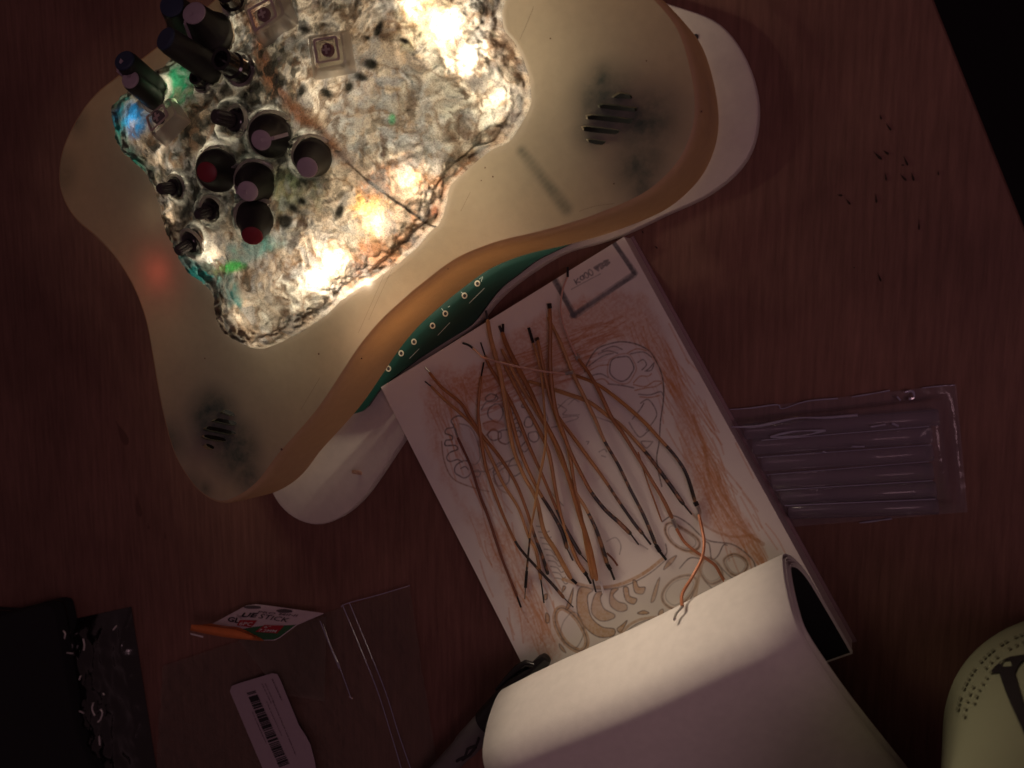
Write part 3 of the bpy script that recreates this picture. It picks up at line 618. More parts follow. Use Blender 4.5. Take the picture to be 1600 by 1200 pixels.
# --- lamps that shine inside it
WARM = (1.0, 0.84, 0.60)
def led(px, py, z, power, color=WARM, r=0.0015):
    o = lamp('POINT', 'led', P(px, py, z), power, color, shadow_soft_size=r); return o
for a in ((655, 15, ZT + .004, .020), (705, 45, ZT + .004, .024), (735, 95, ZT + .004, .024), (640, 278, ZT + .003, .016), (590, 335, ZT + .003, .018), (525, 395, ZT + .003, .018), (505, 425, ZT + .003, .014),
          (222, 198, ZT + .0004, .0065), (288, 142, ZT + .0004, .006), (278, 250, ZT + .0012, .010), (275, 325, ZT + .0012, .004), (345, 395, ZT + .001, .011), (440, 330, ZT - .004, .014), (560, 160, ZT - .006, .036), (395, 490, ZT + .001, .007), (440, 60, ZT - .004, .017), (360, 235, ZT + .001, .013), (480, 180, ZT - .004, .018), (470, 430, ZT - .003, .012), (780, 160, ZT, .010), (572, 441, ZT + .0009, .0020), (548, 452, ZT + .0009, .0012)): led(*a)
for a in ((605, 440, .016, .010), (690, 370, .017, .012), (775, 280, .017, .020), (850, 130, .017, .016), (840, 20, .017, .015), (480, 530, .018, .0045), (330, 500, .018, .0015), (262, 335, .030, .0010)): led(*a, r=.008)  # lamps added under the shell top to brighten it from below
led(272, 425, ZT - .009, 0.0022, (1.0, 0.12, 0.09))
def spotl(px, py, z, tgt, power, size, color=WARM):  # added spots that brighten the rolled pages
    o = lamp('SPOT', 'led_added_spot', P(px, py, z), power, color, spot_size=math.radians(size), spot_blend=1.0, shadow_soft_size=0.028); aim(o, tgt); return o
spotl(540, 395, ZT + .0050, P(900, 1040, 0.045), 1.20, 58, (1.0, 0.80, 0.60))
spotl(640, 280, ZT + .0065, P(1120, 950, 0.045), 0.90, 50, (1.0, 0.80, 0.60))

# --- knobs, jacks and key caps standing on the panel
def axis_for(base, tip_px, L):
    d = ray(*tip_px); t0 = (base - EYE) @ d; c = EYE + d * t0; h2 = L * L - (c - base) @ (c - base)
    t = c - d * math.sqrt(max(h2, 0)); return t - base
CAPS = {'p': 'cap_purple', 'r': 'cap_red', 'b': 'cap_blue'}
def knob(bpx, tip, rb, rt, cap, L=0.0135, pointer=False):
    b = dome_pt(*bpx); ax = axis_for(b, tip, L); L = np.linalg.norm(ax); ax /= L; k = mmpp(*bpx, b[2]); k2 = mmpp(*tip, b[2] + L * .7)
    r0, r1 = rb * k, rt * k2; mb = MB()
    mb.lathe(b, ax, [(r0 * .9, -0.008), (r0 * .9, -0.0005), (r0, 0), (r0, L * .30), (r0 * .93, L * .36), (r0 * .55 + r1 * .5, L * .42), (r1 * 1.08, L * .9), (r1 * 1.0, L * .97)], 40)
    o = sub(mb.build('knob', M['rubber'], SYN, sharp=50), SYN)
    mb = MB(); mb.lathe(b + ax * L * .97, ax, [(r1 * .97, -0.0005), (r1 * .97, L * .03), (r1 * .86, L * .05)], 32); mb.build('knob_cap', M[CAPS[cap]], o)
    mb = MB(); ringp = []
    for t in np.linspace(0, 2 * math.pi, 25): ringp.append(t)
    u_ = np.cross(ax, [0.3, 0.9, 0.2]); u_ /= np.linalg.norm(u_); w_ = np.cross(ax, u_)
    rs = []
    for a in ringp[:-1]:
        dr = math.cos(a) * u_ + math.sin(a) * w_; c = b + dr * (r0 * 1.05 + .0004) + ax * (0.0004 + .0005 * math.sin(3 * a + bpx[0]))
        rs.append([c + (0.0007 + .0002 * math.sin(2 * a)) * (math.cos(q) * dr + math.sin(q) * ax) for q in np.linspace(0, 2 * math.pi, 8, endpoint=False)])
    rs.append(rs[0]); mb.rings(rs, False, False); mb.build('collar', M['collar'], o)
    if pointer is not False:
        a = math.radians(pointer); side = math.cos(a) * u_ + math.sin(a) * w_; w2 = np.cross(ax, side)
        mb = MB(); p0 = b + side * r0 * .90 + ax * L * .38; p1 = b + side * r1 * 1.10 + ax * L * .93; p2 = b + side * r1 * .1 + ax * L * 1.03
        for (s0, s1, hh) in ((p0, p1, side), (p1, p2, ax)):
            q = [s0 - w2 * .0006, s0 + w2 * .0006, s1 + w2 * .0006, s1 - w2 * .0006]
            mb.rings([[x - hh * .0004 for x in q], [x + hh * .0005 for x in q]])
        mb.build('pointer', M['cap_purple'], o, smooth=False)
    return o
knob((345, 266), (323, 269), 31, 15, 'r'); knob((402, 283), (387, 299), 29, 15.5, 'p', pointer=20); knob((491, 243), (480, 262), 28, 16, 'p')
knob((426, 211), (408, 219), 31, 15, 'p', pointer=200); knob((401, 337), (394, 369), 28, 16, 'r')
knob((338, 62), (303, 20), 32, 17, 'p', 0.016, pointer=60); knob((300, 45), (268, 8), 28, 17, 'b', 0.016); knob((337, 112), (258, 60), 21, 17, 'b', 0.022)
knob((244, 142), (194, 94), 19, 15, 'b', 0.019, pointer=70); knob((244, 156), (203, 124), 16, 13, 'p', 0.016, pointer=300)
def pot(bpx, tip, rr_, L=0.0085, rs_=8.5, ring='collar'):
    b = dome_pt(*bpx); ax = axis_for(b, tip, L); L = np.linalg.norm(ax); ax /= L; k = mmpp(*bpx, b[2])
    mb = MB(); mb.lathe(b, ax, [(rr_ * .78 * k, -0.007), (rr_ * .78 * k, 0.0010), (rr_ * .62 * k, 0.0024), (rr_ * .5 * k, 0.0026)], 6 * 4)
    o = sub(mb.build('potentiometer', M['gloss'], SYN), SYN)
    mb = MB(); mb.lathe(b + ax * .0022, ax, [(rs_ * k, 0), (rs_ * k, L - .003), (rs_ * .8 * k, L - .0022)], 28, .14, 14); mb.build('shaft', M['shaft'], o, sharp=20)
    mb = MB(); mb.lathe(b, ax, [(rr_ * .80 * k, 0.0002), (rr_ * k, 0.0002), (rr_ * 1.02 * k, 0.0010), (rr_ * .86 * k, 0.0013), (rr_ * .80 * k, 0.0006)], 32, close=False); mb.build('ring_nut', M[ring], o)
    return o
pot((277, 292), (249, 296), 19); pot((333, 327), (308, 336), 22); pot((302, 377), (277, 393), 22); pot((371, 190), (334, 181), 25, .010, 11)
def jack(bpx, tip, rr_, L=0.012):
    b = dome_pt(*bpx); ax = axis_for(b, tip, L); L = np.linalg.norm(ax); ax /= L; k = mmpp(*bpx, b[2])
    mb = MB(); mb.lathe(b, ax, [(rr_ * k, -0.006), (rr_ * k, L * .5), (rr_ * .86 * k, L * .55), (rr_ * .86 * k, L), (rr_ * .6 * k, L), (rr_ * .55 * k, L * .7)], 28)
    o = sub(mb.build('audio_jack', M['gloss'], SYN), SYN)
    mb = MB(); mb.lathe(b, ax, [(rr_ * 1.02 * k, 0.0003), (rr_ * 1.25 * k, 0.0003), (rr_ * 1.25 * k, 0.0012), (rr_ * 1.02 * k, 0.0014)], 28, close=False); mb.build('ring_nut', M['metal'], o)
jack((380, 112), (345, 92), 19); jack((322, 132), (306, 120), 13, .006); jack((372, 8), (352, -14), 18); jack((330, 80), (316, 76), 15, .004)
def keycap(base_px, top_px, cross_px, hgt, stem='stem'):
    zc = np.mean([dome_pt(*p)[2] for p in base_px]); z0, z1 = zc + 0.0015, zc + 0.0015 + hgt
    B = [P(x, y, z0) for x, y in base_px]; T = [P(x, y, z1) for x, y in top_px]
    def rnd(q, r, z=None):               # rounded square ring
        out = []; n = 4
        for i in range(4):
            p, a, c = q[i], q[i - 1], q[(i + 1) % 4]
            pa, pc = p + (a - p) * r, p + (c - p) * r
            for t in np.linspace(0, 1, 4): out.append((1 - t) ** 2 * pa + 2 * t * (1 - t) * p + t * t * pc)
        return out
    mid = [b + (t - b) * .93 + (b - t) * 0 for b, t in zip(B, T)]
    cT = np.mean(T, 0); T2 = [t + (cT - t) * .10 for t in T]; dish = [t + (cT - t) * .26 - [0, 0, .0003] for t in T]
    mb = MB(); mb.rings([rnd(B, .06), rnd(mid, .14), rnd(T2, .16)], False, False)
    o = sub(mb.build('key_cap', M['key'], SYN, sharp=35), SYN)
    mb = MB(); mb.rings([rnd([t - [0, 0, .0002] for t in T2], .16), rnd(dish, .2)], False, True); mb.build('key_top', M['keytop'], o, sharp=35)
    # inner square frame and the stem with its cross, seen through the plastic
    c0 = P(*cross_px, z0 + hgt * .84); inn = [c0 + (t - cT) * .74 + [0, 0, 0] for t in T]
    mb = MB(); mb.rings([rnd(inn, .1), [p + [0, 0, .0005] for p in rnd(inn, .1)], [p + [0, 0, .0005] for p in rnd([c0 + (q - c0) * .84 for q in inn], .1)], rnd([c0 + (q - c0) * .84 for q in inn], .1)], False, False)
    mb.build('inner_rim', M['cross'], o)
    k = mmpp(*cross_px, z0); mb = MB(); mb.lathe(c0 - [0, 0, .0012], (0, 0, 1), [(9.5 * k, 0), (9.5 * k, .0012), (8.8 * k, .0016)], 28); mb.build('switch_stem', M[stem], o)
    e1, e2 = (T[1] - T[0]), (T[3] - T[0]); e1 /= np.linalg.norm(e1); e2 /= np.linalg.norm(e2); mb = MB(); cc = c0 + [0, 0, .00045]
    for a, b_ in ((e1, e2), (e2, e1)):
        q = [cc + a * 6 * k + b_ * 1.5 * k, cc - a * 6 * k + b_ * 1.5 * k, cc - a * 6 * k - b_ * 1.5 * k, cc + a * 6 * k - b_ * 1.5 * k]
        mb.rings([q, [x + [0, 0, .0002 if a is e1 else .0003] for x in q]])
    mb.build('stem_cross', M['cross'], o, smooth=False)
    mb = MB(); cB = np.mean(B, 0); q = [p + (cB - p) * .35 + [0, 0, .0006] for p in B]; mb.rings([[p - [0, 0, .004] for p in q], q]); mb.build('switch_housing', M['collar'], o, smooth=False)
    return o
keycap([(480, 57), (546, 46), (558, 114), (491, 126)], [(483, 58), (534, 50), (541, 101), (491, 110)], (511, 78), .0075)
keycap([(381, 16), (446, -18), (470, 40), (414, 79)], [(380, 8), (430, -20), (444, 22), (396, 56)], (411, 22), .0085)
keycap([(232, 185), (272, 152), (299, 190), (259, 231)], [(228, 182), (264, 152), (276, 178), (238, 214)], (246, 183), .008, 'stem_grey')
# dark discs added behind the vents to block the inside light
for px, py, r in ((955, 190, .013), (343, 672, .014)):
    mb = MB(); mb.lathe(P(px, py, ZT - .018), (0, 0, 1), [(r, 0), (r, .0085), (r * .8, .0092), (r * .4, .0065)], 32); mb.build('vent_light_block', M['pouch'], SYN)

# ------------------------------------------------------------------ sketchbook
ZP = 0.0110
TL, TR = P(595, 605, ZP), P(975, 370, ZP); BR = P(1335, 1000, .002)
sx = TR - TL; PW = np.linalg.norm(sx); sx /= PW
ux = np.array([-sx[1], sx[0], 0]); ux = ux if ux @ (TR - BR) > 0 else -ux
PL = float((TR - BR) @ ux)
def BK(s, uu, z): q = TL + sx * s + ux * (uu - PL); return np.array([q[0], q[1], z])     # s across, u up from the binding
BOOK = thing('sketchbook', 'small white sketchbook open at an orange pencil drawing, other pages rolled back', 'sketchbook', BK(PW / 2, 0, 0))
def book_box(name, s0, s1, u0, u1, z0, z1, m):
    mb = MB(); mb.rings([[BK(s0, u0, z) for _ in (0,)] + [BK(s1, u0, z), BK(s1, u1, z), BK(s0, u1, z)] for z in (z0, z1)]); return mb.build(name, m, BOOK, smooth=False)
book_box('back_cover', -.0003, PW + .0012, -.001, PL + .0003, 0.0002, 0.0012, M['cover'])
book_box('page_stack', 0, PW, 0, PL - .0001, 0.0013, ZP - 0.0001, M['blk'])
# the drawing: line work and crayon on a fine grid of the page
RES = 0.00024; ns, nu = int(PW / RES), int((PL - 0.02) / RES)
S_, U_ = np.meshgrid(np.linspace(0, PW, ns), np.linspace(0.02, PL, nu))
pv = (TL[None] + S_.ravel()[:, None] * sx + (U_.ravel()[:, None] - PL) * ux); pv[:, 2] = ZP
pv[:, 2] += 0.0004 * sstep(.06, 0, U_.ravel())
gx, gy = proj_many(pv)
ink = np.zeros((len(pv), 3)); ink[:] = (0.77, 0.73, 0.68)
su, uu_ = S_.ravel() * 1000, U_.ravel() * 1000
def pnt(c, k):
    global ink
    k = np.clip(k, 0, 1)[:, None]; ink = ink * (1 - k) + np.array(c) * k
def local(pts, pad):
    p = np.array(pts); return np.where((gx > p[:, 0].min() - pad) & (gx < p[:, 0].max() + pad) & (gy > p[:, 1].min() - pad) & (gy < p[:, 1].max() + pad))[0]
def stroke(pts, w=0.9, c=(0.10, 0.075, 0.07), k=0.85, smooth=True, closed=False):
    global ink
    p = catmull(pts, 6, closed) if smooth and len(pts) > 2 else np.array(pts, float)
    if closed: p = np.vstack([p, p[:1]])
    i = local(p, w + 3)
    if len(i) == 0: return
    d = seg_dist(gx[i], gy[i], p); kk = min(1, k * 1.15) * sstep(w + .95, w - .45, d) * (0.6 + 0.4 * vnoise(gx[i] / 3, gy[i] / 3, 77))
    ink[i] = ink[i] * (1 - kk[:, None]) + np.array(c) * kk[:, None]
def fill(pts, c, k=0.8, soft=None, grain=0.4):
    global ink
    p = catmull(pts, 6, True); i = local(p, 12)
    ins = in_poly(gx[i], gy[i], [tuple(q) for q in p]).astype(float)
    if soft:
        d = seg_dist(gx[i], gy[i], np.vstack([p, p[:1]])); sd_ = np.where(ins > 0, -d, d) + soft * 1.6 * (fbm(gx[i] / 9, gy[i] / 22, 50, 3) - .5)
        ins = sstep(soft, -soft, sd_)
    kk = k * ins * (1 - grain + grain * fbm(gx[i] / 3, gy[i] / 3, 51, 3) * 1.6)
    kk = np.clip(kk, 0, 1); ink[i] = ink[i] * (1 - kk[:, None]) + np.array(c) * kk[:, None]
OR, TAN, GRY = (0.54, 0.22, 0.090), (0.50, 0.30, 0.14), (0.13, 0.10, 0.095)
# crayon hatch
fill([(735, 578), (800, 520), (860, 488), (930, 462), (1000, 460), (1030, 500), (1062, 580), (1085, 640), (1105, 700), (1150, 790), (1196, 872), (1170, 880), (1130, 840), (1095, 800), (1070, 720), (1052, 640), (1040, 580), (1005, 545), (960, 532), (925, 555), (905, 590), (860, 620), (800, 610), (745, 625), (700, 605)], OR, .52, 9, .8)
fill([(668, 588), (740, 582), (770, 600), (740, 630), (705, 645), (690, 690), (692, 735), (730, 790), (790, 830), (835, 900), (850, 960), (878, 1010), (850, 1030), (810, 975), (770, 880), (715, 780), (676, 700)], OR, .46, 12, .9)
rs = np.random.RandomState(5)
for _ in range(260):                      # loose crayon strokes
    t = rs.rand(); side = rs.rand() < .55
    if side: a = np.array([1000 + 175 * t, 490 + 380 * t]) + rs.randn(2) * [16, 10]; dirv = np.array([28, 52.]) + rs.randn(2) * 6
    else: a = np.array([690 + 150 * t, 600 + 380 * t]) + rs.randn(2) * [18, 10]; dirv = np.array([18, 46.]) + rs.randn(2) * 6
    stroke([a, a + dirv * .5 + rs.randn(2) * 2, a + dirv], 1.0, (0.54, 0.24, 0.09), .44)
for _ in range(120):
    a = np.array([rs.uniform(740, 930), 0]); a[1] = 600 - (a[0] - 740) * .42 + rs.uniform(-20, 55)
    stroke([a, a + [22, -7], a + [48, -17 + rs.randn() * 4]], .9, (0.50, 0.21, 0.10), .5)
ORL = (0.44, 0.20, 0.07)
stroke([(1100, 700), (1120, 735), (1128, 765), (1150, 800), (1172, 835), (1192, 850)], 3, ORL, .5); stroke([(1082, 650), (1100, 700), (1112, 760), (1145, 815), (1186, 846)], 2.2, ORL, .5)
stroke([(1062, 780), (1100, 820), (1140, 838), (1178, 836)], 1.6, ORL, .5)
# right eye
fill([(925, 560), (950, 538), (985, 536), (1015, 550), (1032, 585), (1034, 640), (1025, 680), (990, 672), (965, 640), (930, 610)], (0.70, 0.66, 0.66), .65, 4, .1)
stroke([(914, 580), (918, 567), (932, 546), (950, 538), (971, 534), (995, 538), (1015, 549), (1026, 566), (1034, 585), (1037, 607), (1036, 630), (1032, 658), (1030, 690), (1026, 720), (1034, 760)], .9)
cir = lambda cx, cy, rx, ry=None, n=12: [(cx + rx * (1 + .10 * math.sin(2.3 * t + cx)) * math.cos(t), cy + (ry or rx) * (1 + .10 * math.sin(3.1 * t + cy)) * math.sin(t)) for t in np.linspace(0, 2 * math.pi, n, endpoint=False)]
stroke(cir(971, 575, 20, 19), .9, GRY, .8, closed=True); stroke(cir(971, 576, 24, 23), .8, ORL, .55, closed=True)
for q in ([(920, 572), (933, 562), (945, 555), (958, 552)], [(935, 553), (950, 548), (965, 552)], [(940, 548), (958, 541), (972, 546)], [(980, 552), (995, 545), (1010, 548)], [(985, 553), (1005, 550), (1018, 558)], [(920, 580), (935, 572), (950, 570)], [(921, 588), (938, 584), (950, 590)], [(926, 596), (942, 592), (952, 600)],
          [(997, 566), (1005, 562), (1010, 570), (1003, 578)], [(1008, 580), (1015, 575), (1022, 567), (1018, 578), (1010, 580)], [(990, 598), (1000, 588), (1012, 588), (1018, 584)], [(990, 601), (1008, 604), (1022, 596), (1033, 596)], [(992, 610), (1010, 606), (1024, 604), (1034, 598)], [(998, 616), (1015, 617), (1032, 612), (1036, 618)], [(1000, 620), (1016, 621), (1030, 618)],
          [(950, 600), (970, 602), (990, 606)], [(1001, 630), (1012, 624), (1022, 635), (1026, 648), (1020, 660), (1010, 672)], [(983, 660), (990, 672), (1000, 683), (1012, 674), (1018, 668)], [(1020, 690), (1010, 700), (1002, 690), (1018, 690)], [(988, 655), (1000, 640), (1006, 630)]):
    stroke(q, .8, GRY if rs.rand() < .6 else ORL, .75)
# left eye: lobed outline
stroke([(725, 652), (715, 650), (705, 657), (709, 667), (698, 670), (696, 677), (706, 681), (706, 687), (697, 688), (696, 696), (711, 696), (715, 702), (703, 707), (698, 715), (703, 721), (715, 718), (722, 722)], .9)
fill([(718, 662), (735, 672), (748, 695), (748, 718), (735, 724), (722, 705)], (0.66, 0.66, 0.64), .7, 4, .1)
stroke([(718, 662), (735, 668), (746, 690), (750, 715), (742, 726), (732, 722)], .8, GRY, .55); stroke(cir(724, 733, 13), .9, GRY, .8, closed=True); stroke([(720, 732), (727, 729), (732, 734)], .8)
for c in ((768, 622, 9, 6), (774, 645, 11, 14), (789, 682, 12, 11), (826, 660, 7, 8), (834, 682, 9, 8), (819, 634, 4, 3), (803, 650, 4, 5), (808, 665, 4, 4), (810, 678, 4, 5), (773, 680, 10, 8), (745, 740, 6, 5), (784, 742, 13, 18), (805, 730, 10, 14)):
    stroke(cir(*c), .9, GRY, .75, closed=True)
for q in ([(752, 640), (760, 628), (772, 624), (776, 616)], [(755, 662), (770, 658), (786, 664)], [(760, 680), (770, 670), (778, 676), (780, 690), (790, 694)], [(812, 700), (822, 690), (828, 696), (820, 706), (812, 700)], [(740, 737), (760, 736), (772, 730)], [(770, 738), (782, 726), (800, 718), (806, 712)], [(772, 742), (790, 730), (810, 726)], [(770, 748), (780, 764), (795, 772)], [(690, 690), (694, 720), (708, 748), (740, 762), (764, 768)]):
    stroke(q, .9, (0.28, 0.14, 0.06) if rs.rand() < .5 else GRY, .7)
fill([(755, 660), (775, 656), (790, 664), (775, 672), (758, 672)], OR, .6, 2)
# nose, brow and cheek hints
for q in ([(880, 652), (900, 650), (902, 654), (884, 660)], [(862, 668), (880, 664)], [(872, 632), (885, 640), (880, 648), (905, 648)], [(916, 690), (920, 690), (918, 694)], [(936, 706), (944, 702), (948, 706)], [(940, 712), (946, 714)], [(948, 846), (962, 840), (970, 852), (968, 866)], [(1000, 850), (1012, 858)], [(844, 740), (862, 770), (880, 790)], [(930, 651), (945, 656), (955, 660)], [(870, 640), (890, 622), (905, 628)], [(888, 632), (902, 622), (920, 630)], [(850, 640), (856, 656), (850, 668)]):
    stroke(q, .7, GRY, .6)
for i in range(10):                       # cheek scallops on the left
    a = np.array([838 + 3.2 * i, 822 + 9.0 * i]); stroke([a, a + [10, 2], a + [16, 9], a + [20, 8]], .7, GRY, .6)
# mouth and teeth
stroke([(880, 905), (902, 912), (925, 917), (951, 917), (977, 910), (1007, 895), (1037, 872)], 2.4, TAN, .8); stroke([(902, 915), (925, 920), (955, 920), (985, 912), (1015, 896), (1040, 875)], .8, GRY, .7)
teeth = ([(906, 918), (901, 945), (908, 972), (932, 994), (957, 994), (960, 983), (940, 979), (923, 962), (918, 932), (926, 922)], [(930, 928), (924, 955), (938, 970), (957, 967), (960, 960), (944, 951), (938, 935), (942, 925)],
         [(955, 922), (953, 944), (966, 955), (979, 953), (978, 944), (966, 940), (958, 930), (966, 920)], [(974, 919), (978, 938), (990, 944), (995, 936), (984, 931), (981, 918)], [(989, 908), (992, 925), (1004, 928), (1008, 918), (998, 917), (994, 908)])
for t in teeth: fill(t, TAN, .75); stroke(t, .8, GRY, .75, closed=True)
el = [(868, 958), (880, 950), (902, 968), (917, 1000), (908, 1017), (886, 1006), (870, 980)]
stroke(el, 4.0, TAN, .75, closed=True); stroke(el, .8, GRY, .7, closed=True); stroke(cir(894, 985, 17, 27), .8, GRY, .5, closed=True)
for lf in ([(1037, 890), (1044, 876), (1057, 868), (1050, 880)], [(1017, 940), (1024, 915), (1031, 903), (1024, 935)], [(964, 983), (972, 976), (980, 970), (970, 988)], [(996, 958), (1006, 954), (1014, 958), (1004, 960)], [(1030, 955), (1036, 952), (1036, 960), (1029, 962)], [(874, 1006), (880, 1012), (884, 1020), (876, 1014)], [(853, 958), (858, 962), (858, 972), (853, 972)], [(850, 930), (855, 928), (855, 935), (851, 937)], [(893, 925), (896, 920), (892, 945), (884, 952)], [(880, 916), (884, 918), (878, 926)]):
    fill(lf, TAN, .8); stroke(lf, .7, GRY, .7, closed=True)
stroke([(970, 991), (983, 977), (1000, 968), (1026, 964)], 1.8, TAN, .6); stroke([(972, 993), (990, 978), (1008, 970), (1026, 966)], .8, GRY, .6)
fan = ([(1040, 822), (1041, 835), (1052, 850), (1070, 860), (1085, 860), (1093, 852), (1088, 840), (1064, 824), (1048, 817)], [(1036, 925), (1037, 941), (1052, 951), (1068, 942), (1082, 925), (1089, 908), (1076, 899), (1052, 906)], [(1094, 880), (1096, 898), (1110, 912), (1128, 904), (1125, 885), (1108, 872)], [(1131, 876), (1146, 866), (1162, 872), (1168, 884), (1158, 898), (1142, 896)])
for q in fan: stroke(q, 2.2, TAN, .7, closed=True); stroke(q, .8, GRY, .75, closed=True); c = np.mean(q, 0); stroke([c + (np.array(p) - c) * .8 for p in q], .7, GRY, .4, closed=True)
for q in ([(1035, 815), (1052, 806), (1075, 818), (1096, 838), (1112, 846), (1142, 850), (1160, 860), (1176, 875), (1182, 892)], [(1062, 888), (1078, 872), (1098, 874)], [(1098, 846), (1108, 850), (1112, 874), (1122, 868), (1130, 852), (1136, 852)], [(1092, 900), (1086, 920), (1078, 938)], [(1100, 905), (1108, 915), (1116, 922)], [(1120, 880), (1140, 900), (1150, 905)], [(1040, 850), (1042, 862), (1038, 870)]):
    stroke(q, .9, GRY, .8)
stroke([(1080, 862), (1096, 872), (1092, 896), (1086, 930)], 3.2, TAN, .6)
# title box with its smudged frame and lettering, top right of the page
CH = (0.10, 0.105, 0.12)
for a, b, w in (((863, 431), (957, 376), 3.4), ((957, 374), (991, 428), 3.6), ((990, 430), (897, 494), 4.0), ((866, 434), (897, 494), 4.2)):
    for k in range(4): o = rs.randn(4) * 1.6; stroke([(a[0] + o[0], a[1] + o[1]), (b[0] + o[2], b[1] + o[3])], w * rs.uniform(.5, 1), CH, .5, False)
d1 = np.array([50, -31.]) / 59; d2 = np.array([31, 50.]) / 59
def glyph(i, lines, w=.8, k=.85, h=8):
    o = np.array([900, 440.]) + d1 * i
    for l in lines: stroke([o + d1 * x * 6 + d2 * (y - .5) * h for x, y in l], w, CH, k, False)
oval = [(.5 + .5 * math.cos(t), .5 + .5 * math.sin(t)) for t in np.linspace(0, 2 * math.pi, 11)]
glyph(-1, [[(0, 0), (0, 1)], [(1, .2), (0, .6), (1, 1)]]); glyph(8, [oval, [(1, 0), (1, 1)]], h=6); glyph(16, [oval], .8, .8, 9); glyph(24, [oval], .8, .8, 10)
for j in range(3): glyph(36 + j * 9, [[(0, 0), (.5, 1), (1, 0), (0, 0)], [(.2, .3), (.8, .3)]] if j == 0 else [[(0, 0), (0, 1), (1, .8), (0, .5), (1, .2), (0, 0)]], 1.5, .9, 7)
stroke([(893, 452), (915, 440), (938, 428)], .6, CH, .55)
# faint smudges
pnt((0.62, 0.58, 0.57), .30 * sstep(.5, .75, fbm(su / 14, uu_ / 14, 60, 4)))
fq = (np.arange(nu - 1)[:, None] * ns + np.arange(ns - 1)[None]).ravel()
fq = np.stack([fq, fq + 1, fq + ns + 1, fq + ns], 1)
me = bpy.data.meshes.new('drawn_page'); ob = np.array(BOOK['origin'])
me.vertices.add(len(pv)); me.vertices.foreach_set('co', (pv - ob).astype(np.float32).ravel())
me.loops.add(len(fq) * 4); me.loops.foreach_set('vertex_index', fq.astype(np.int32).ravel())
me.polygons.add(len(fq)); me.polygons.foreach_set('loop_start', (np.arange(len(fq)) * 4).astype(np.int32)); me.update(calc_edges=True); me.validate()
at = me.color_attributes.new('Col', 'FLOAT_COLOR', 'POINT'); at.data.foreach_set('color', np.c_[ink, np.ones(len(ink))].astype(np.float32).ravel())
link('drawn_page', me, M['page'], BOOK)
# the rolled pages: from the binding forward, up and back over
outer_p = [(0, 11.6), (14, 11.8), (28, 13.2), (36, 18), (41, 26), (42.8, 33.7), (41, 43), (38, 51.5), (33.6, 59.5), (29, 62.8), (24, 63.6), (15, 61.2), (-3, 52.9), (-26.4, 38.5), (-50, 23), (-72, 9)]
prof = resample(catmull(outer_p, 10) / 1000, 110)
tg = np.gradient(prof, axis=0); tg /= np.linalg.norm(tg, axis=1)[:, None]; nr = np.stack([-tg[:, 1], tg[:, 0]], 1)
nsh = 7
for k in range(nsh):
    d = -0.0016 * k
    grow = np.clip(np.linspace(0, 2.2, len(prof)), 0, 1)
    pr = prof - nr * (d * grow)[:, None] * -1
    lim = prof + nr * (0.0016 * k * grow)[:, None]
    pr = lim; pr[:, 1] = np.maximum(pr[:, 1], ZP + .0005 + 0.00005 * (nsh - k)) if k else pr[:, 1]
    cut = slice(0, len(pr) - 3 * k)
    pr = pr[cut]; a, b, c, d_ = [], [], [], []
    jit = rs.uniform(-.0006, .0006)
    for (uu, zz), q in zip(pr, nr[cut]):
        wob = 0.0
        a.append(BK(0.0 + jit, uu, zz)); b.append(BK(PW + jit, uu, zz))
    wbk = [sstep(.50, .85, j / 110) for j in range(len(pr))]
    mid = [[BK(PW * t + jit * 1, uu - .0062 * (1 - t) * sstep(.012, .026, zz) + .0004 * math.sin(9 * t + k), zz + .0005 * math.sin(3.1 * t) + .020 * (1 - t) * wb * sstep(.012, .026, zz)) for (uu, zz), wb in zip(pr, wbk)] for t in np.linspace(0, 1, 9)]
    mb = MB(); mb.add([v for r in mid for v in r], [(i * len(pr) + j, i * len(pr) + j + 1, (i + 1) * len(pr) + j + 1, (i + 1) * len(pr) + j) for i in range(8) for j in range(len(pr) - 1)])
    o = mb.build('rolled_page', M['paper'], BOOK, sharp=180) if k < nsh - 1 else mb.build('front_cover', M['pouch'], BOOK, sharp=180)
    so = o.modifiers.new('thickness', 'SOLIDIFY'); so.thickness = 0.00025 if k < nsh - 1 else .0008; so.offset = 0
book_box('binding', 0, PW, -.0006, .004, ZP, ZP + .0006, M['blk'])

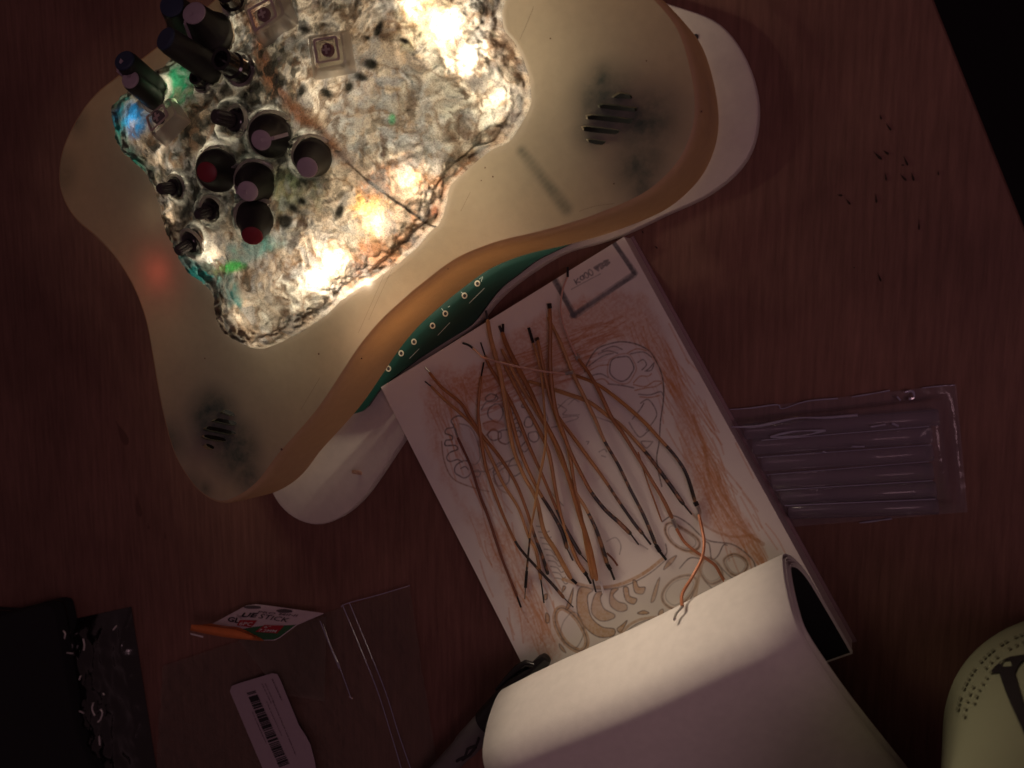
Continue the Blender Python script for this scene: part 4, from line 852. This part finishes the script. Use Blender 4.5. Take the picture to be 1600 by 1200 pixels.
# ------------------------------------------------------------------ loose wires on the page
G = 'loose orange wires scattered over the drawing'
def roll_z(px, py):                       # height of the roll under a pixel
    best = None; d = ray(px, py)
    for i in range(len(prof) - 1):
        for zz in (prof[i],):
            q = BK(0, zz[0], zz[1]); t = ((q - EYE) @ (np.cross(sx, tg[i][0] * ux + np.array([0, 0, tg[i][1]])))) / (d @ np.cross(sx, tg[i][0] * ux + np.array([0, 0, tg[i][1]])))
    return best
WT = [simple('orange_insulation', c, .42, var=.45, scale=160, bump=.15) for c in ((0.40, 0.190, 0.065), (0.46, 0.250, 0.105), (0.33, 0.140, 0.048))]
wcount = [0]
def wire(label, body, r=1.15, lift=1.0, dark=None, mat_='wire', tips=(), strands=(), lead=()):
    """body: pixel path; dark: scorched part of the path; tips: straight bare ends; strands: thin bare or copper runs (path, material, radius)"""
    r *= .55; zb = ZP + 0.0003 + r / 1000
    p0 = P(*body[0], zb)
    t = thing('insulated_wire', label, 'wire', (p0[0], p0[1], ZP), G)
    def path(pts, z0, lf, n=6, zs=None):
        p = catmull([np.array(q[:2], float) for q in pts], n); m = len(p); s = np.linspace(0, 1, m)
        zz = z0 + lf / 1000 * np.sin(math.pi * s) ** .6
        if zs is not None: zz = np.interp(s, np.linspace(0, 1, len(zs)), zs) + .007
        return np.array([P(a, b, c) for (a, b), c in zip(p, zz)])
    pb = path(body, zb, lift); wcount[0] += 1; wm = M[mat_] if mat_ != 'wire' else WT[wcount[0] * 2 % 3]
    mb = MB(); nn = len(pb); rad = r / 1000 * (1 + .10 * np.sin(np.linspace(0, 9, nn) + r * 7)); rad[0] *= .75; rad[-1] *= .75
    if dark:
        c = int(nn * dark); a = MB(); a.tube(pb[:c + 1], rad[:c + 1], 8); a.build('insulation', wm, t)
        a = MB(); a.tube(pb[c:], rad[c:] * .97, 8); a.build('scorched_sleeve', M['wire_dark'], t)
    else:
        mb.tube(pb, rad, 8); mb.build('insulation', wm, t)
    for pts, mm, rr_ in tips:
        a = MB(); a.tube(path(pts, zb, 0, 4), rr_ / 1000, 6); a.build('bare_end', M[mm], t)
    for pts, mm, rr_, zs in strands:
        a = MB(); a.tube(path(pts, zb, 0, 6, zs), rr_ / 1000, 6); a.build('strand', M[mm], t)
wire('orange wire farthest left at its top, bright silver tip near the left page edge', [(671, 582), (690, 605), (720, 630), (733, 651), (754, 681), (780, 713), (804, 751), (821, 792), (835, 836), (847, 868), (856, 897)], 1.25, 1.2, .78, tips=[([(664, 574), (671, 582)], 'metal', .35)])
wire('orange wire with dull grey top tip, second from the left page edge', [(674, 604), (696, 626), (722, 648), (746, 674), (768, 717), (787, 757), (810, 794), (826, 838), (838, 862), (845, 905)], 1.2, .5, tips=[([(664, 596), (674, 604)], 'shaft', .3), ([(845, 905), (850, 942)], 'black', .3)])
wire('straight rust red wire lying alone along the left page margin', [(715, 684), (735, 727), (750, 774), (763, 808), (782, 866), (797, 905), (808, 932)], 1.0, .3, mat_='wire_red', tips=[([(710, 668), (715, 683)], 'metal', .35), ([(808, 932), (814, 949)], 'black', .4)])
wire('long orange wire bent outward over the left half, dark thin tip at its top', [(752, 588), (749, 615), (747, 645), (749, 665), (757, 720), (768, 757), (787, 807), (809, 852), (838, 886), (864, 914), (881, 934)], 1.15, 2.2, .68, tips=[([(756, 566), (752, 588)], 'black', .35), ([(881, 934), (896, 949)], 'shaft', .25)])
wire('thick tan orange wire whose pale point pokes past the top page edge', [(762, 500), (766, 525), (773, 552), (782, 585), (791, 640), (802, 700), (818, 742), (838, 780), (850, 830), (868, 860), (892, 904)], 1.5, 3.2, tips=[([(759, 485), (762, 500)], 'shaft', .5), ([(892, 904), (901, 912)], 'black', .6)])
wire('orange wire beside the thickest one, its lower third charred black', [(770, 540), (778, 575), (790, 618), (804, 674), (817, 715), (840, 764), (862, 800), (878, 830), (886, 857)], 1.35, 1.8, .66, tips=[([(886, 857), (895, 876)], 'shaft', .3)])
wire('broad orange wire with ragged split top and a white bare tip low in the middle', [(785, 520), (792, 540), (810, 576), (829, 612), (845, 648), (856, 668), (875, 706), (890, 752), (906, 806), (922, 858), (932, 906)], 1.55, 4.0, tips=[([(780, 509), (785, 521)], 'shaft', .6), ([(786, 506), (786, 520)], 'wire_dark', .5), ([(937, 909), (939, 912), (943, 927)], 'whiteink', .45)])
wire('pale orange wire crossing the others from upper right to lower left', [(833, 536), (839, 556), (846, 590), (851, 647), (852, 697), (841, 757), (834, 802), (830, 822), (826, 860), (823, 892)], .85, 5.0, .82, tips=[([(826, 512), (833, 536)], 'black', .6), ([(823, 892), (821, 918)], 'black', .6), ([(821, 918), (820, 936)], 'shaft', .2)])
wire('orange wire ending in two thin grey tips beside the white tipped end', [(840, 530), (849, 575), (860, 622), (876, 670), (888, 700), (898, 760), (908, 806), (916, 852), (926, 904)], 1.3, 2.6, tips=[([(838, 528), (840, 532)], 'wire_dark', .9), ([(926, 904), (931, 925)], 'shaft', .35)])
wire('orange wire standing tallest at the top centre, black sleeve curving lower right', [(859, 482), (860, 515), (860, 575), (867, 635), (880, 676), (892, 708), (910, 744), (924, 769), (945, 796), (968, 817), (985, 834)], 1.4, 3.4, .70, tips=[([(858, 474), (859, 482)], 'wire_dark', .9), ([(985, 834), (998, 851)], 'shaft', .3)])
wire('orange wire with a long black sleeve, farthest right of the three dark ends', [(856, 496), (866, 515), (877, 538), (895, 583), (912, 618), (930, 655), (945, 690), (966, 726), (985, 765), (1007, 808), (1025, 852)], 1.2, 2.0, .60, tips=[([(1025, 852), (1031, 862)], 'black', .8), ([(1031, 862), (1041, 875)], 'black', .5)])
wire('orange wire with black sleeve, middle of the three dark ends right of centre', [(862, 632), (875, 655), (898, 686), (920, 716), (942, 746), (968, 785), (991, 818), (1004, 834)], 1.2, 1.0, .62, tips=[([(1004, 834), (1017, 851)], 'shaft', .4)])
wire('brown orange wire crimped to a copper strand hooked at the roll edge', [(903, 560), (920, 583), (938, 615), (956, 653), (974, 678), (995, 712), (1017, 748), (1037, 782), (1050, 809)], 1.25, 2.8, None, 'wire', tips=[([(1051, 811), (1056, 822), (1059, 828)], 'metal', .75), ([(900, 553), (904, 562)], 'metal', .9)],
     strands=[([(1057, 826), (1068, 845), (1083, 859), (1102, 872), (1117, 883), (1126, 898), (1132, 908)], 'copper', .55, [.006, .007, .009, .009, .008, .007, .007]), ([(1131, 907), (1136, 908), (1142, 911), (1139, 913)], 'metal', .4, [.007, .009]),
              ([(887, 432), (880, 450), (876, 476), (879, 502), (886, 522), (895, 545), (901, 556)], 'pale', .35, [.007, .008, .007, .007]), ([(887, 417), (887, 433)], 'black', .45, [.007, .007])])
wire('orange wire curving from top centre to the right, brown bare lower end', [(826, 596), (846, 602), (872, 611), (884, 615), (920, 628), (950, 650), (970, 664), (996, 692), (1014, 713), (1040, 748), (1068, 788)], 1.3, .9, .76, tips=[([(1068, 788), (1081, 804)], 'shaft', .3)])
wire('longest rust orange wire, bowed right, its copper strand reaching onto the roll', [(897, 586), (932, 600), (966, 624), (1005, 658), (1033, 688), (1056, 714), (1073, 742), (1086, 784)], 1.2, 3.0, .62, tips=[([(1086, 784), (1089, 790)], 'black', .9), ([(1090, 792), (1093, 800), (1091, 806)], 'metal', .7)],
     strands=[([(1092, 805), (1098, 832), (1100, 850), (1096, 874), (1080, 904), (1066, 928), (1066, 948)], 'copper', .6, [.007, .011, .014, .017, .022, .028, .034]), ([(1066, 948), (1057, 958), (1054, 967), (1055, 969)], 'metal', .45, [.034, .036, .0385, .0385]),
              ([(739, 544), (748, 552), (756, 559), (780, 566), (810, 573), (847, 580), (885, 584)], 'pale', .4, [.006, .009, .012, .012, .011, .010]), ([(723, 536), (732, 539), (740, 545)], 'black', .45, [.006, .006, .006]), ([(884, 584), (890, 582), (895, 582)], 'metal', .7, [.010, .010])])
wire('orange wire starting at a thin black point just above the pale strand', [(758, 556), (766, 574), (785, 605), (806, 645), (826, 695), (847, 742), (870, 796), (884, 826), (907, 866)], 1.25, 1.4, .74, tips=[([(751, 535), (758, 556)], 'black', .3), ([(907, 866), (921, 882)], 'shaft', .25)])
wire('orange wire ending in the frayed mottled black sleeve near the mouth of the drawing', [(784, 546), (812, 600), (838, 642), (862, 682), (880, 726), (900, 770), (914, 792), (930, 824), (940, 852), (949, 882)], 1.35, 2.4, .70, tips=[([(949, 882), (954, 890)], 'black', .8), ([(953, 888), (960, 906)], 'black', .45), ([(948, 864), (958, 874), (965, 884)], 'wire_red', .4)])
wire('orange wire with the stout black tip left of the white tipped end', [(787, 568), (815, 622), (838, 664), (857, 706), (868, 765), (876, 804), (888, 840), (902, 876), (913, 894)], 1.3, 1.0, tips=[([(913, 894), (917, 899)], 'black', .8), ([(916, 898), (923, 912)], 'black', .5)])
wire('short thin orange wire near the right page side, below the brown crimped one', [(997, 706), (1010, 748), (1023, 784), (1034, 815)], .55, .2)

# ------------------------------------------------------------------ marker
mk = thing('marker_pen', 'grey barrelled marker pen with black clip cap under the rolled pages', 'marker', P(745, 1130, 0))
m0, m1 = P(849, 1033, .0165), P(662, 1236, .0110); ax = (m1 - m0); ML = np.linalg.norm(ax); ax /= ML
k = mmpp(765, 1115, .01); jl = np.linalg.norm(P(762, 1128, .0140) - m0)
mb = MB(); mb.lathe(m0, ax, [(.0008, -.0028), (.0020, -.0022), (.0026, -.0005), (.0028, .002), (.0030, .006), (.0040, .009), (.0050, .016), (.0055, .024), (.0057, jl), (.0050, jl)], 32)
cap = sub(mb.build('pen_cap', M['pencap'], mk), mk)
sd_ = np.cross(ax, [0, 0, 1]); sd_ /= np.linalg.norm(sd_); sd_ = sd_ if (sd_[0] < 0) else -sd_
mb = MB(); mb.tube([m0 + sd_ * .0012 + ax * .003 + [0, 0, .0015], m0 + sd_ * .0042 + ax * .0055 + [0, 0, .0012], m0 + sd_ * .0052 + ax * .010 + [0, 0, .001], m0 + sd_ * .0056 + ax * .018, m0 + sd_ * .0058 + ax * .025], [.001, .0014, .0016, .0012, .0006], 10); mb.build('clip', M['pencap'], cap)
mb = MB(); mb.lathe(m0 + ax * jl, ax, [(.0047, -.001), (.0050, 0), (.0052, .004), (.0052, .016), (.0046, .020), (.0045, ML)], 32); mb.build('barrel', M['pen'], mk)
mb = MB()
sv = np.cross(sd_, ax); sv = sv if sv[2] > 0 else -sv
def onpen(al, an): rr2 = .00535 if al < .015 else .0049; return m0 + ax * (jl + al) + rr2 * (math.cos(an) * sv - math.sin(an) * sd_)
for pts in ([(.004, .30), (.008, .55), (.012, .25), (.016, .50), (.021, .30)], [(.009, .62), (.014, .70), (.019, .60)]):
    mb.tube([onpen(*q) for q in pts], .0006, 6)
mb.build('printed_mark', M['ink'], mk)

# ------------------------------------------------------------------ bag of clear glue sticks under the sketchbook
def film(name, px_rows, z, m, parent, wr=0.0006, seed=1, closed_under=None):
    """a wrinkled sheet spanned by a left and a right edge of pixel points"""
    (a0, a1), (b0, b1) = px_rows; n1, n2 = 60, 40; vs = []
    for i in range(n2 + 1):
        s = i / n2; l = np.array(a0) * (1 - s) + np.array(b0) * s; r_ = np.array(a1) * (1 - s) + np.array(b1) * s
        for j in range(n1 + 1):
            t = j / n1; q = l * (1 - t) + r_ * t; p = P(q[0], q[1], z(t, s))
            w = wr * (2 * fbm(np.array(p[0] * 160), np.array(p[1] * 160), seed, 4) - 1) + wr * .9 * (1 - abs(2 * fbm(np.array(p[0] * 70), np.array(p[1] * 260), seed + 3, 3) - 1)) ** 5
            vs.append(p + [0, 0, max(float(w), -.0004)])
    mb = MB(); mb.add(vs, [(i * (n1 + 1) + j, i * (n1 + 1) + j + 1, (i + 1) * (n1 + 1) + j + 1, (i + 1) * (n1 + 1) + j) for i in range(n2) for j in range(n1)])
    return mb.build(name, m, parent, sharp=180)
bag = thing('plastic_bag', 'clear crinkled plastic bag of glue sticks sticking out under the sketchbook', 'plastic bag', P(1320, 715, 0))
film('bag_film', (((1138, 641), (1494, 600)), ((1240, 823), (1512, 800))), lambda t, s: .0009 + .0066 * (math.sin(math.pi * np.clip((s - .08) / .84, 0, 1)) ** .35 if .08 < s < .92 else 0) * (1 - sstep(.90, .97, t)), M['bag'], bag, .00025, 4)
def crinkle_glint(pts, r, zz=.0083):  # film highlights drawn as thin lilac tubes
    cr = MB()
    p = catmull([(x + rs.randn() * 1.2, y + rs.randn() * 1.0) for x, y in pts], 4); cr.tube(np.array([P(a, b, zz) for a, b in p]), r * (.6 + .6 * np.abs(np.sin(np.linspace(0, 5, len(p))))), 6); cr.build('crinkle_glint', M['crease'], bag)
crinkle_glint([(1140, 641), (1175, 637), (1215, 634), (1222, 637), (1260, 628), (1310, 622)], .00025, .0016); crinkle_glint([(1330, 620), (1360, 615), (1390, 611)], .00025, .0016)
crinkle_glint([(1145, 667), (1180, 665), (1215, 660), (1250, 654), (1290, 650), (1340, 648)], .00040, .0066); crinkle_glint([(1412, 614), (1425, 610), (1430, 620), (1418, 622)], .0004, .003); crinkle_glint([(1400, 620), (1406, 628)], .0003, .003)
crinkle_glint([(1205, 682), (1240, 674), (1290, 672)], .0003); crinkle_glint([(1205, 682), (1250, 682), (1290, 673)], .0003); crinkle_glint([(1360, 668), (1385, 665)], .0003); crinkle_glint([(1395, 662), (1405, 664)], .0004); crinkle_glint([(1285, 706), (1290, 706)], .0003); crinkle_glint([(1330, 699), (1352, 697)], .0003); crinkle_glint([(1345, 818), (1375, 814), (1395, 811)], .0003, .0012); crinkle_glint([(1440, 608), (1475, 602), (1492, 601)], .0002, .0014)
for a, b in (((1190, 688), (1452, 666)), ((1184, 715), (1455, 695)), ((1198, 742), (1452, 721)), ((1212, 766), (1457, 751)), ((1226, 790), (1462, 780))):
    mb = MB(); mb.tube(np.array([P(a[0] + (b[0] - a[0]) * t, a[1] + (b[1] - a[1]) * t, .0072) for t in np.linspace(0, 1, 12)]), .00016, 6); mb.build('crease', M['crease'], bag)  # highlight lines of the sticks drawn as lilac tubes
rows = [((1164, 675), (1467, 652)), ((1177, 698), (1456, 679)), ((1191, 724), (1458, 707)), ((1206, 752), (1458, 736)), ((1220, 777), (1463, 765)), ((1232, 799), (1466, 790))]
names = ['topmost in the clear bag', 'second from the top in the clear bag', 'third from the top in the clear bag', 'third from the bottom in the clear bag', 'second from the bottom in the clear bag', 'lowest in the clear bag']
for i, (a, b) in enumerate(rows):
    p0, p1 = P(*a, .0034), P(*b, .0034); d = p1 - p0; L = np.linalg.norm(d)
    o = thing('glue_stick', 'clear glue stick lying ' + names[i], 'glue stick', (p0[0], p0[1], 0), 'clear glue sticks in the plastic bag')
    mb = MB(); mb.lathe(p0, d, [(.0024, 0), (.0028, .0005), (.0028, L - .0005), (.0024, L)], 24); mb.build('stick', M['stick'], o)

# ------------------------------------------------------------------ empty glue stick packaging with barcode sticker
pk = thing('glue_stick_package', 'opened clear glue stick packaging with printed white and orange header card', 'package', P(430, 1010, 0))
ca, cb, cc_ = P(385, 945, .004), P(505, 958, .007), P(412, 1000, .015)
def CP(x, y, lift=0.0): n = np.cross(cb - ca, cc_ - ca); n /= np.linalg.norm(n); n = n if n[2] > 0 else -n; return plane_hit(x, y, ca, cb, cc_) + n * lift
def flat(mb, pts, lift, th=.0003, hit=CP):
    lo = [hit(x, y, lift - th) for x, y in pts]; hi = [hit(x, y, lift) for x, y in pts]; return mb.rings([lo, hi])
mb = MB(); flat(mb, [(331, 975), (385, 946), (400, 944), (418, 946), (505, 958), (463, 976), (436, 996), (428, 1000), (412, 1000), (377, 982)], 0, .0006); card = sub(mb.build('header_card', M['card'], pk, smooth=False), pk)
mb = MB(); flat(mb, [(380, 983), (396, 980), (412, 978), (440, 978), (462, 976.5), (436, 996), (428, 999.6), (412, 999.6)], .0002); mb.build('green_panel', M['green'], card, smooth=False)
for q in ([(376, 969.5), (402, 970), (397, 976), (392, 980.5), (371, 977.5)], [(414, 977.2), (444, 978.2), (439, 984), (433, 990), (400, 987.6)]):
    mb = MB(); flat(mb, q, .0005); mb.build('red_label', M['red'], card, smooth=False)
for q in (cir(395, 949, 14, 2.4), cir(445, 955, 13, 2.8)):
    mb = MB(); flat(mb, q, .0003); mb.build('hang_slot', M['slot'], card, smooth=False)
# orange rolled lower edge
A = [CP(331, 975, .0006), CP(355, 979, .0006), CP(377, 982, .0006), CP(412, 1000, .0006)]
B = [P(299, 976, .0165), P(330, 979, .0168), P(372, 986, .0165), P(412, 1000.5, .0152)]; C = [P(297, 985, .0140), P(325, 991, .0145), P(362, 997, .0148), P(411, 1001.5, .0148)]
mb = MB(); rows_ = [catmull(r, 5) for r in (A, B, C)]; rows_.append(rows_[2] - [0, 0, .0012]); rows_.insert(1, (rows_[0] + rows_[1]) / 2 + [0, 0, .0008])
n = len(rows_[0]); mb.add([v for r in rows_ for v in r], [(i * n + j, i * n + j + 1, (i + 1) * n + j + 1, (i + 1) * n + j) for i in range(len(rows_) - 1) for j in range(n - 1)])
mb.build('orange_flap', M['orange'], card, sharp=180)
mb = MB(); mb.rings([[P(x, y, z) for x, y in ((297, 989), (318, 994), (317, 996.5), (298, 991.5))] for z in (.011, .0114)]); mb.build('folded_edge', M['whiteink'], card, smooth=False)
def words(txt, o, dx, dy, lift, m, hit=CP, parent=card, bold=0.0, shear=0.0):
    """printed words: o pixel of the baseline start, dx and dy pixel vectors of the text box"""
    cu = bpy.data.curves.new('print', 'FONT'); cu.body = txt; cu.size = 1.0; cu.offset = bold; cu.shear = shear; cu.resolution_u = 2
    ob_ = bpy.data.objects.new('print', cu); COL.objects.link(ob_); bpy.context.view_layer.update()
    dg = bpy.context.evaluated_depsgraph_get(); m_ = bpy.data.meshes.new_from_object(ob_.evaluated_get(dg))
    bpy.data.objects.remove(ob_); bpy.data.curves.remove(cu)
    co = np.array([v.co[:] for v in m_.vertices]); w = max(co[:, 0].max(), 1e-6); h = 0.7
    vs = [hit(*(np.array(o) + np.array(dx) * (x / w) + np.array(dy) * (y / h)), lift) for x, y, _ in co]
    mb = MB(); mb.add(vs, [tuple(p.vertices) for p in m_.polygons]); bpy.data.meshes.remove(m_)
    return mb.build('lettering', m, parent, smooth=False)
words('GL', (355, 971), (19, 3), (3, -7), .0004, M['ink'], bold=.03); words('UE', (376, 964.5), (24, 0.5), (5, -6.5), .0004, M['ink'], bold=.03); words('STICK', (403, 966), (46, 7), (6, -6.5), .0004, M['ink'])
words('PRO MINI', (402, 958), (62, 6), (3, -3), .0004, M['greyink'], bold=.01); words('THE', (369, 966), (9, 1), (2, -5), .0004, M['greyink'])
words('6PC', (374, 977.5), (20, 1.5), (3, -5.5), .0007, M['whiteink'], bold=.01); words('6"', (413, 982), (10, .5), (2, -3.5), .0007, M['whiteink']); words('7.2MM', (404, 987.5), (28, 1.8), (3, -4), .0007, M['whiteink'], bold=.01)
# clear sleeve behind the card and the big loose bag under it
def fz(z): return lambda t, s: z + .0006 * math.sin(7 * t + 3 * s)
film('inner_sleeve', (((372, 1000), (510, 962)), ((440, 1085), (508, 1096))), fz(.0032), M['bag2'], pk, .0003, 8)
film('outer_sleeve', (((255, 1040), (640, 915)), ((240, 1260), (690, 1240))), fz(.0015), M['bag2'], pk, .0009, 9)
for pts in ([(535, 945), (562, 1010), (590, 1080), (612, 1150), (630, 1210)], [(546, 942), (574, 1010), (602, 1080), (624, 1150), (645, 1210)], [(505, 975), (515, 1005), (530, 1040), (548, 1090)], [(533, 948), (545, 942), (590, 930), (640, 915)]):
    p = catmull(pts, 5); mb = MB(); mb.tube(np.array([P(a, b, .0032) for a, b in p]), .00022, 6); mb.build('zip_seam', M['crease'], pk)
for q, r_ in (([P(500, 970, .008), P(512, 1000, .006), P(530, 1045, .005)], .0002), ([P(546, 1088, .0035), P(551, 1092, .0035)], .00035)):
    mb = MB(); mb.tube(q, r_, 6); mb.build('crinkle_glint', M['crease'], pk)
# sticker
SZ = .0042
def SP(x, y, lift=0.0): return P(x, y, SZ + lift)
spx = [(362, 1072), (372, 1068), (425, 1052), (433, 1053), (438, 1062), (451, 1094), (467, 1133), (478, 1150), (485, 1163), (492, 1190), (494, 1204), (490, 1230), (424, 1232), (395, 1165), (359, 1080)]
mb = MB(); flat(mb, spx, 0, .0002, SP); stc = sub(mb.build('barcode_sticker', M['sticker'], pk, smooth=False), pk)
A0, A1, C0, C1 = np.array([385.5, 1083.]), np.array([399., 1079]), np.array([436., 1199]), np.array([452., 1193])
t = 0.0; rb = random.Random(4); bars = [(0, .012), (.02, .010)]; t = .055
for wv in (.075, .012, .03, .02, .045, .012, .028, .05, .01, .012, .045, .012, .012, .010, .012, .028, .030, .012, .010, .012, .028, .016, .012, .010, .020, .010, .012, .028, .010, .012): bars.append((t, wv)); t += wv + rb.choice((.008, .011, .018))
for s, wv in bars:
    if s + wv > 1.05: break
    q = [A0 + (C0 - A0) * s, A1 + (C1 - A1) * s, A1 + (C1 - A1) * (s + wv), A0 + (C0 - A0) * (s + wv)]
    mb = MB(); flat(mb, q, .00025, .0002, SP); mb.build('bar', M['ink'], stc, smooth=False)
mb = MB(); rl = random.Random(9)
for (x0, y0, x1, y1, w) in ((425, 1061, 440, 1094, 1.6), (409, 1068, 424, 1100, .8), (414, 1068, 428, 1098, .8), (426, 1095, 462, 1180, .9), (416, 1096, 440, 1150, .6), (394, 1112, 410, 1150, .6), (402, 1130, 416, 1162, .6)):
    p, e = np.array([x0, y0], float), np.array([x1, y1], float); L = np.linalg.norm(e - p); d = (e - p) / L; nn = np.array([-d[1], d[0]]); s = 0
    while s < L:
        l = rl.uniform(2, 6); q = [p + d * s - nn * w * .5, p + d * min(s + l, L) - nn * w * .5, p + d * min(s + l, L) + nn * w * .5, p + d * s + nn * w * .5]; flat(mb, q, .00025, .0002, SP); s += l + rl.uniform(.8, 2)
mb.build('small_print', M['greyink'], stc, smooth=False)

# ------------------------------------------------------------------ black things at the lower left
bx = thing('black_box', 'flat matte black case at the lower left table corner', 'case', P(40, 1090, 0))
lp = ccw(np.array([P(x, y, .012)[:2] for x, y in catmull([(-120, 985), (0, 962), (55, 948), (76, 946), (86, 960), (100, 1040), (118, 1140), (140, 1260), (-120, 1300)], 4, True)]))
mb = MB(); mb.rings([[(x, y, .0004) for x, y in lp], [(x, y, .010) for x, y in lp], [(x, y, .0116) for x, y in offset_loop(lp, -.0008)], [(x, y, .012) for x, y in offset_loop(lp, -.002)]]); mb.build('case_body', M['pouch'], bx)
lp2 = offset_loop(lp, .00035); mb = MB(); mb.rings([[(x, y, .0055) for x, y in lp2], [(x, y, .0062) for x, y in lp2]], True, True); mb.build('case_seam', M['bagblack'], bx)
bb = thing('black_plastic_bag', 'crumpled glossy black plastic bag with bright glints beside the black case', 'plastic bag', P(170, 1080, 0))
n1, n2 = 46, 60; vs = []
for i in range(n2 + 1):
    s = i / n2; l = np.array([84, 974]) * (1 - s) + np.array([136, 1250]) * s; r_ = np.array([205, 948]) * (1 - s) + np.array([252, 1250]) * s
    for j in range(n1 + 1):
        t = j / n1; q = l * (1 - t) + r_ * t; e = min(1, 5 * t, 5 * (1 - t), 6 * s)
        p = P(q[0], q[1], .0004 + .0045 * e)
        w = .0050 * e * (fbm(np.array(p[0] * 140), np.array(p[1] * 120), 21, 5) - .4) + .0040 * e * (1 - abs(2 * fbm(np.array(p[0] * 180), np.array(p[1] * 60), 24, 3) - 1)) ** 4 * sstep(.75, .25, t)
        vs.append(p + [0, 0, float(w)])
mb = MB(); mb.add(vs, [(i * (n1 + 1) + j, i * (n1 + 1) + j + 1, (i + 1) * (n1 + 1) + j + 1, (i + 1) * (n1 + 1) + j) for i in range(n2) for j in range(n1)]); mb.build('bag_film', M['bagblack'], bb, sharp=180)
for pts in ([(98, 985), (102, 990), (100, 1000)], [(96, 1018), (106, 1020), (114, 1021)], [(130, 998), (132, 1008), (131, 1016)], [(126, 1056), (124, 1062)], [(146, 1098), (144, 1108), (148, 1118)], [(157, 1108), (160, 1114), (157, 1124), (153, 1128)], [(124, 1111), (131, 1114)], [(155, 1150), (156, 1164)], [(177, 984), (182, 978)], [(161, 1083), (163, 1086)]):
    p = catmull(pts, 4); mb = MB(); mb.tube(np.array([P(a, b, .0092) for a, b in p]), .0004, 8); mb.build('crinkle_glint', M['shine'], bb)  # glints on the black film drawn as bright silver tubes

# ------------------------------------------------------------------ pale tub at the lower right
tubc = P(1704, 1150, 0); tubo = thing('paper_tub', 'pale green white tub with big black serif letter, at the lower right', 'tub', tubc)
TPROF = [(.0350, .0002), (.0395, .0006), (.0415, .003), (.0425, .008), (.0460, .040), (.0500, .075), (.0560, .145), (.0575, .146), (.0575, .149), (.0540, .149), (.0520, .135), (.0400, .006)]
mb = MB(); mb.lathe(tubc, (0, 0, 1), TPROF, 96); mb.build('tub_body', M['tub'], tubo)
def tub_hit(px, py, lift=0.0):
    d = ray(px, py); zr = lambda z: np.interp(z, [.0006, .003, .008, .040, .075, .085], [.0395, .0415, .0425, .0460, .0500, .0515])
    ts = np.linspace(.16, .34, 2000); pp = EYE + d * ts[:, None]; g = np.hypot(pp[:, 0] - tubc[0], pp[:, 1] - tubc[1]) - zr(pp[:, 2]); ok = np.where((g < 0) & (pp[:, 2] > 0))[0]
    p = pp[ok[0]] if len(ok) else P(px, py, .02); n = np.array([p[0] - tubc[0], p[1] - tubc[1], -.006]); n /= np.linalg.norm(n); return p + n * lift
def decal(mb, rows, nsub=6):
    g = [[tub_hit(*(np.array(a) + (np.array(b) - np.array(a)) * t), .0005) for t in np.linspace(0, 1, nsub)] for a, b in rows]
    mb.add([v for r in g for v in r], [(i * nsub + j, i * nsub + j + 1, (i + 1) * nsub + j + 1, (i + 1) * nsub + j) for i in range(len(g) - 1) for j in range(nsub - 1)])
mb = MB()
decal(mb, [((1548, 1053), (1555, 1054)), ((1556, 1044), (1564, 1053)), ((1566, 1035), (1569, 1050)), ])
decal(mb, [((1566, 1035), (1569, 1035.5)), ((1573, 1031), (1577, 1034)), ((1581, 1028), (1582, 1035)), ((1600, 1025), (1600, 1035)), ((1625, 1028), (1622, 1036))])
decal(mb, [((1567, 1044), (1583, 1043)), ((1563.5, 1055), (1587, 1053)), ((1572, 1080), (1593, 1074)), ((1581, 1102), (1600, 1097)), ((1600, 1144), (1620, 1140)), ((1628, 1200), (1650, 1195))])
decal(mb, [((1581, 1034), (1600, 1034)), ((1583, 1044), (1592, 1044)), ((1584, 1054), (1588, 1053))])
mb.build('printed_letter', M['ink'], tubo, smooth=False)
mb = MB(); c0 = np.array([1645, 1135.])
for R, lst in ((137, np.arange(186, 262, 5.0)), (149, np.arange(190, 266, 3.2)), (126, np.arange(196, 232, 5))):
    for a in lst:
        if rl.random() < .15: continue
        da = rl.uniform(.8, 1.3); f = lambda r, q: (c0[0] + r * math.cos(math.radians(q)), c0[1] + r * math.sin(math.radians(q)))
        if f(R, a)[0] < 1640: decal(mb, [(f(R - 2, a - da), f(R - 2, a + da)), (f(R + 2, a - da), f(R + 2, a + da))], 3)
mb.build('small_print', simple('faint_print', (0.20, 0.21, 0.13), .7), tubo, smooth=False)

for l in [o for o in bpy.data.objects if o.type == 'LIGHT' and o.name.startswith('led')]:
    w = l.matrix_world.copy() if False else None
    l.parent = SYN; l.location = Vector(l.location) - SYN.location
done()
